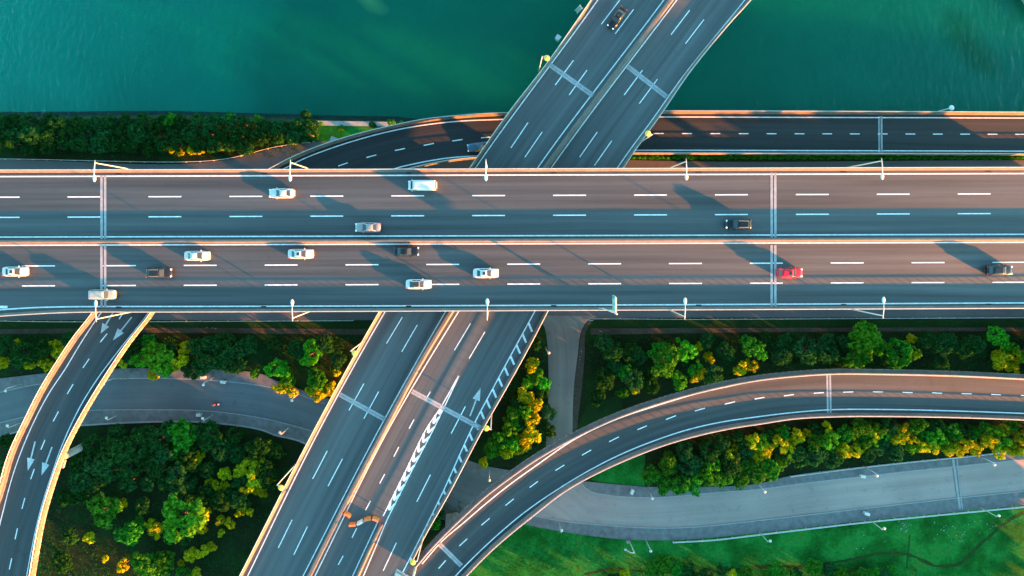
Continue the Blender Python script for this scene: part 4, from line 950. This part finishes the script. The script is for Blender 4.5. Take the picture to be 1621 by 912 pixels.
plant('in the strip left of the left ramp', 'trees left of the left ramp', [(2, 573, 13, 'gold'), (25, 547, 11, 'gold'), (46, 577, 10, 'gold'), (73, 577, 12, 'gold'), (92, 560, 12, 'gold'), (88, 545, 9, 'gold'), (36, 562, 22, 'dark'), (65, 555, 18, 'dark'), (8, 550, 18, 'dark'), (110, 535, 12, 'dark'), (8, 700, 14, 'dark'), (10, 745, 16, 'dark')])
plant('in the strip right of the left ramp', 'trees right of the left ramp', [(245, 566, 27, 'bright'), (218, 570, 17, 'bright'), (262, 582, 17, 'bright'), (232, 545, 15, 'green'), (292, 552, 12, 'gold'), (287, 570, 13, 'gold'), (276, 578, 10, 'gold'), (243, 594, 10, 'gold'), (196, 576, 7, 'gold'), (322, 575, 22, 'dark'), (352, 567, 20, 'dark'), (300, 590, 16, 'dark'), (375, 580, 14, 'dark'), (405, 590, 9, 'green')])
plant('in the clump left of the diagonal highway', 'trees left of the diagonal highway', [(440, 583, 20, 'bright'), (452, 602, 15, 'green'), (441, 612, 10, 'gold'), (463, 619, 10, 'gold'), (450, 615, 9, 'gold'), (490, 562, 22, 'bright'), (512, 545, 18, 'dark'), (470, 555, 16, 'dark'), (500, 600, 19, 'green'), (505, 624, 13, 'gold'), (524, 615, 13, 'gold'), (492, 620, 10, 'gold'), (533, 590, 7, 'gold'), (535, 570, 14, 'dark')])
plant('between the diagonal highway and the side road', 'trees beside the side road', [(842, 578, 12, 'gold'), (850, 596, 14, 'green'), (836, 605, 12, 'bright'), (832, 628, 17, 'gold'), (848, 640, 13, 'gold'), (840, 662, 15, 'gold'), (815, 655, 15, 'green'), (808, 678, 16, 'bright'), (843, 688, 16, 'gold'), (826, 705, 16, 'gold'), (803, 716, 12, 'gold'), (868, 655, 15, 'dark'), (858, 622, 14, 'dark'), (868, 680, 13, 'dark'), (766, 731, 9, 'gold'), (778, 712, 15, 'green'), (793, 698, 15, 'green'), (850, 545, 10, 'dark'), (690, 830, 9, 'green'), (697, 812, 8, 'dark')])
plant('between the side road and the right ramp', 'trees above the right ramp', [(1052, 574, 26, 'green'), (1042, 556, 18, 'green'), (1085, 556, 18, 'bright'), (1104, 588, 15, 'bright'), (1106, 548, 8, 'gold'), (1122, 566, 10, 'gold'), (1078, 604, 15, 'bright'), (1112, 592, 12, 'gold'), (1098, 598, 9, 'gold'), (1003, 600, 18, 'dark'), (988, 588, 13, 'green'), (960, 602, 20, 'dark'), (1006, 616, 9, 'gold'), (985, 622, 10, 'green'), (1030, 610, 15, 'dark'), (1192, 548, 20, 'green'), (1172, 583, 12, 'gold'), (1190, 578, 11, 'gold'), (1204, 560, 12, 'bright'), (1150, 556, 16, 'dark'), (1120, 540, 14, 'dark'), (970, 560, 18, 'dark'), (1010, 565, 17, 'dark'), (945, 630, 14, 'dark')])
plant('in the strip above the right ramp, right half', 'trees above the right ramp, right half', [(1280, 555, 22, 'dark'), (1308, 560, 19, 'dark'), (1373, 540, 30, 'bright'), (1358, 566, 22, 'green'), (1398, 552, 17, 'bright'), (1425, 560, 24, 'green'), (1446, 560, 13, 'bright'), (1443, 537, 9, 'gold'), (1500, 545, 20, 'dark'), (1530, 550, 18, 'dark'), (1490, 575, 14, 'dark'), (1583, 535, 18, 'bright'), (1598, 553, 14, 'bright'), (1590, 572, 18, 'gold'), (1608, 566, 15, 'gold'), (1578, 562, 10, 'gold'), (1600, 583, 12, 'gold'), (1545, 545, 16, 'dark'), (1240, 565, 16, 'dark'), (1640, 560, 22, 'green'), (1530, 553, 6, 'gold'), (1340, 545, 16, 'dark')])
plant('in the belt above the pale road, left part', 'trees below the right ramp', [(1035, 756, 18, 'green'), (1052, 768, 16, 'green'), (1075, 768, 18, 'green'), (1100, 768, 18, 'green'), (1128, 758, 18, 'green'), (1060, 740, 18, 'green'), (1095, 738, 20, 'dark'), (1148, 760, 16, 'green'), (1175, 762, 16, 'green'), (1200, 755, 18, 'green'), (1222, 745, 16, 'green'), (1240, 735, 14, 'green'), (1125, 715, 18, 'dark'), (1160, 735, 20, 'dark'), (1085, 715, 16, 'dark'), (1155, 722, 12, 'gold'), (1165, 708, 7, 'gold'), (1190, 697, 13, 'gold'), (1215, 712, 16, 'gold'), (1235, 703, 16, 'gold'), (1250, 715, 14, 'gold'), (1200, 722, 11, 'gold'), (1262, 692, 14, 'gold'), (1278, 685, 9, 'gold'), (1240, 685, 12, 'green'), (1265, 725, 18, 'dark'), (1290, 722, 18, 'dark'), (1320, 728, 16, 'dark'), (1290, 702, 16, 'green'), (1307, 675, 9, 'gold'), (1315, 690, 10, 'gold'), (1312, 700, 16, 'bright'), (1335, 712, 13, 'gold'), (1355, 712, 12, 'gold'), (1350, 690, 10, 'gold'), (1340, 690, 15, 'green'), (1380, 690, 12, 'gold'), (1370, 702, 14, 'green')], 1.25)
plant('in the belt above the pale road, right part', 'trees below the right ramp, right part', [(1395, 708, 16, 'dark'), (1415, 716, 13, 'dark'), (1370, 718, 12, 'dark'), (1430, 685, 14, 'gold'), (1420, 697, 11, 'gold'), (1440, 694, 10, 'gold'), (1412, 675, 15, 'dark'), (1450, 675, 15, 'green'), (1460, 706, 12, 'gold'), (1480, 690, 15, 'bright'), (1475, 706, 12, 'gold'), (1505, 712, 13, 'gold'), (1522, 702, 12, 'gold'), (1510, 685, 15, 'green'), (1530, 680, 14, 'dark'), (1545, 710, 13, 'gold'), (1562, 698, 13, 'gold'), (1560, 680, 13, 'green'), (1588, 700, 16, 'bright'), (1582, 715, 12, 'gold'), (1605, 712, 13, 'gold'), (1615, 692, 13, 'gold'), (1590, 680, 10, 'gold'), (1640, 695, 18, 'gold'), (1660, 690, 20, 'green'), (1605, 675, 14, 'green')], 1.25)
plant('at the bottom edge below the lawn', 'trees at the bottom edge', [(1052, 893, 18, 'green'), (1072, 902, 15, 'green'), (1032, 905, 14, 'green'), (1290, 902, 16, 'green'), (1245, 912, 14, 'green'), (1330, 908, 13, 'green'), (1365, 908, 11, 'green'), (1180, 908, 13, 'green'), (1120, 910, 12, 'dark'), (990, 908, 10, 'gold'), (1410, 902, 9, 'green'), (1160, 906, 6, 'gold')], .7)
plant('in the upper part of the lower left wood', 'trees of the wooded island', [(150, 735, 27, 'dark'), (183, 712, 26, 'dark'), (212, 705, 24, 'dark'), (250, 698, 22, 'dark'), (290, 690, 26, 'green'), (330, 690, 24, 'dark'), (205, 740, 22, 'dark'), (245, 738, 20, 'dark'), (140, 770, 18, 'dark'), (262, 765, 16, 'dark'), (350, 712, 18, 'dark'), (275, 720, 14, 'green'), (300, 735, 15, 'dark'), (325, 745, 15, 'dark'), (175, 750, 18, 'dark'), (185, 718, 10, 'green'), (310, 728, 9, 'gold'), (318, 719, 7, 'gold'), (330, 738, 6, 'gold'), (302, 735, 7, 'gold'), (251, 745, 5, 'gold'), (355, 752, 12, 'gold'), (345, 768, 9, 'gold'), (330, 765, 8, 'gold'), (357, 770, 8, 'gold'), (392, 738, 15, 'gold'), (410, 733, 15, 'gold'), (380, 745, 12, 'gold'), (405, 760, 18, 'gold'), (412, 776, 13, 'gold'), (392, 772, 12, 'gold'), (375, 720, 16, 'dark'), (378, 765, 15, 'dark'), (300, 765, 14, 'dark'), (372, 690, 16, 'dark'), (232, 765, 14, 'dark')])
plant('in the lower part of the lower left wood', 'trees of the wooded island, lower part', [(165, 808, 28, 'green'), (150, 795, 16, 'dark'), (200, 848, 23, 'green'), (218, 832, 14, 'green'), (285, 825, 38, 'bright'), (245, 840, 13, 'gold'), (237, 827, 9, 'gold'), (326, 815, 10, 'gold'), (322, 835, 9, 'gold'), (195, 796, 8, 'gold'), (142, 852, 10, 'gold'), (195, 895, 11, 'gold'), (230, 897, 24, 'green'), (260, 890, 18, 'green'), (320, 872, 12, 'gold'), (305, 878, 12, 'gold'), (335, 866, 9, 'gold'), (290, 908, 13, 'green'), (312, 908, 10, 'gold'), (286, 892, 7, 'gold'), (258, 880, 9, 'gold'), (380, 812, 8, 'gold'), (396, 810, 7, 'gold'), (348, 824, 9, 'gold'), (364, 828, 10, 'gold'), (350, 844, 6, 'gold'), (166, 885, 6, 'gold'), (110, 850, 15, 'dark'), (100, 790, 13, 'dark'), (255, 905, 15, 'green'), (180, 830, 10, 'dark')])
# clipped hedge between low ramp and service road
v, f = [], []; base = 0
for i, px in enumerate(np.arange(985, 2000, 9)):
    a, b_ = crown_mesh(500+i % 6, 10, .2, .42, 26, .8, .6)
    q = W(px, 249.2); a = a*np.array([.9, .55, .85])+np.array([q[0], q[1], 0]); v.append(a); f.append(b_+base); base += len(a)
o = bpy.data.objects.new('hedge', mesh_np('hedge', np.vstack(v), np.vstack(f), M['leaf_green'])); COL.objects.link(o); tag(o, 'long low green hedge between the low ramp and the service road', 'hedge')
# undergrowth: low weeds all over the tree areas, one mass
g = np.random.default_rng(3); v, f = [], []; base = 0
for (x0, x1, y0, y1, n) in ((-60, 560, 532, 590, 900), (60, 440, 700, 930, 1500), (930, 1680, 532, 600, 1300), (1010, 1680, 690, 760, 900), (-40, 480, 186, 248, 700), (800, 862, 560, 725, 250), (690, 740, 790, 850, 60), (960, 1450, 890, 930, 300), (780, 960, 840, 912, 120)):
    for _ in range(n):
        px, py = g.uniform(x0, x1), g.uniform(y0, y1)
        rt_y = np.interp(px, [930, 1000, 1250, 1400, 1700], [655, 632, 594, 585, 592])
        if x0 == 1010 and py > np.interp(px, [1010, 1240, 1680], [775, 745, 712]): continue
        if x0 == 60 and py < np.interp(px, [60, 220, 300, 440], [705, 672, 672, 690]): continue
        q = W(px, py); k = 10; P = g.normal(size=(k, 3))*np.array([.35, .35, .15])+np.array([q[0], q[1], .22])
        nr = g.normal(size=(k, 3))+np.array([0, 0, 1.0]); nr /= np.linalg.norm(nr, axis=1)[:, None]; a = np.cross(nr, g.normal(size=(k, 3))); a /= np.linalg.norm(a, axis=1)[:, None]; b2 = np.cross(nr, a); s = g.uniform(.08, .2, (k, 1))
        v.append(np.stack([P-a*s, P-b2*s*.5, P+a*s, P+b2*s*.5], 1).reshape(-1, 3)); f.append(base+np.arange(k*4).reshape(-1, 4)); base += k*4
o = bpy.data.objects.new('undergrowth', mesh_np('undergrowth', np.vstack(v), np.vstack(f), M['leaf_dark'])); COL.objects.link(o); tag(o, 'low weeds and ground cover under the trees', 'undergrowth', kind='stuff')
# woodland belts outside the view, added to keep low sun off lawn and roads
v, f = [], []; base = 0; g = np.random.default_rng(8)
BELTS = ((105, 480, 1720, 985, 1060), (45, 1700, 1800, 775, 1040), (25, 1670, 1850, 668, 705), (28, 1650, 1760, 520, 590), (60, 1690, 2020, 515, 585), (22, 1648, 1720, 905, 1000), (30, 1632, 1720, 512, 590))
for i, (px, py) in enumerate([(g.uniform(a0, a1), g.uniform(c0, c1)) for n_, a0, a1, c0, c1 in BELTS for _ in range(n_)]):
    a, b_ = crown_mesh(700+i % 5, 34, .16, .3, 30); q = W(px, py)
    h = 3.6 if i >= 285 else np.interp(px, [800, 880, 1500, 1690], [9.5, 15.5, 14.5, 8.5]) if i < 105 else (11.0 if i < 203 and py < 600 else 16.5 if py < 600 else 7.6 if py < 880 else 9.5)
    h *= g.uniform(.88, 1.06); s = min(4.4, h*.36)*g.uniform(.9, 1.1)
    v.append(a*np.array([s, s, h/2.05])+np.array([q[0], q[1], 0])); f.append(b_+base); base += len(a)
o = bpy.data.objects.new('woodland', mesh_np('woodland', np.vstack(v), np.vstack(f), M['leaf_green'])); COL.objects.link(o); tag(o, 'green woodland added outside the view to block low sun', 'woodland', kind='stuff')
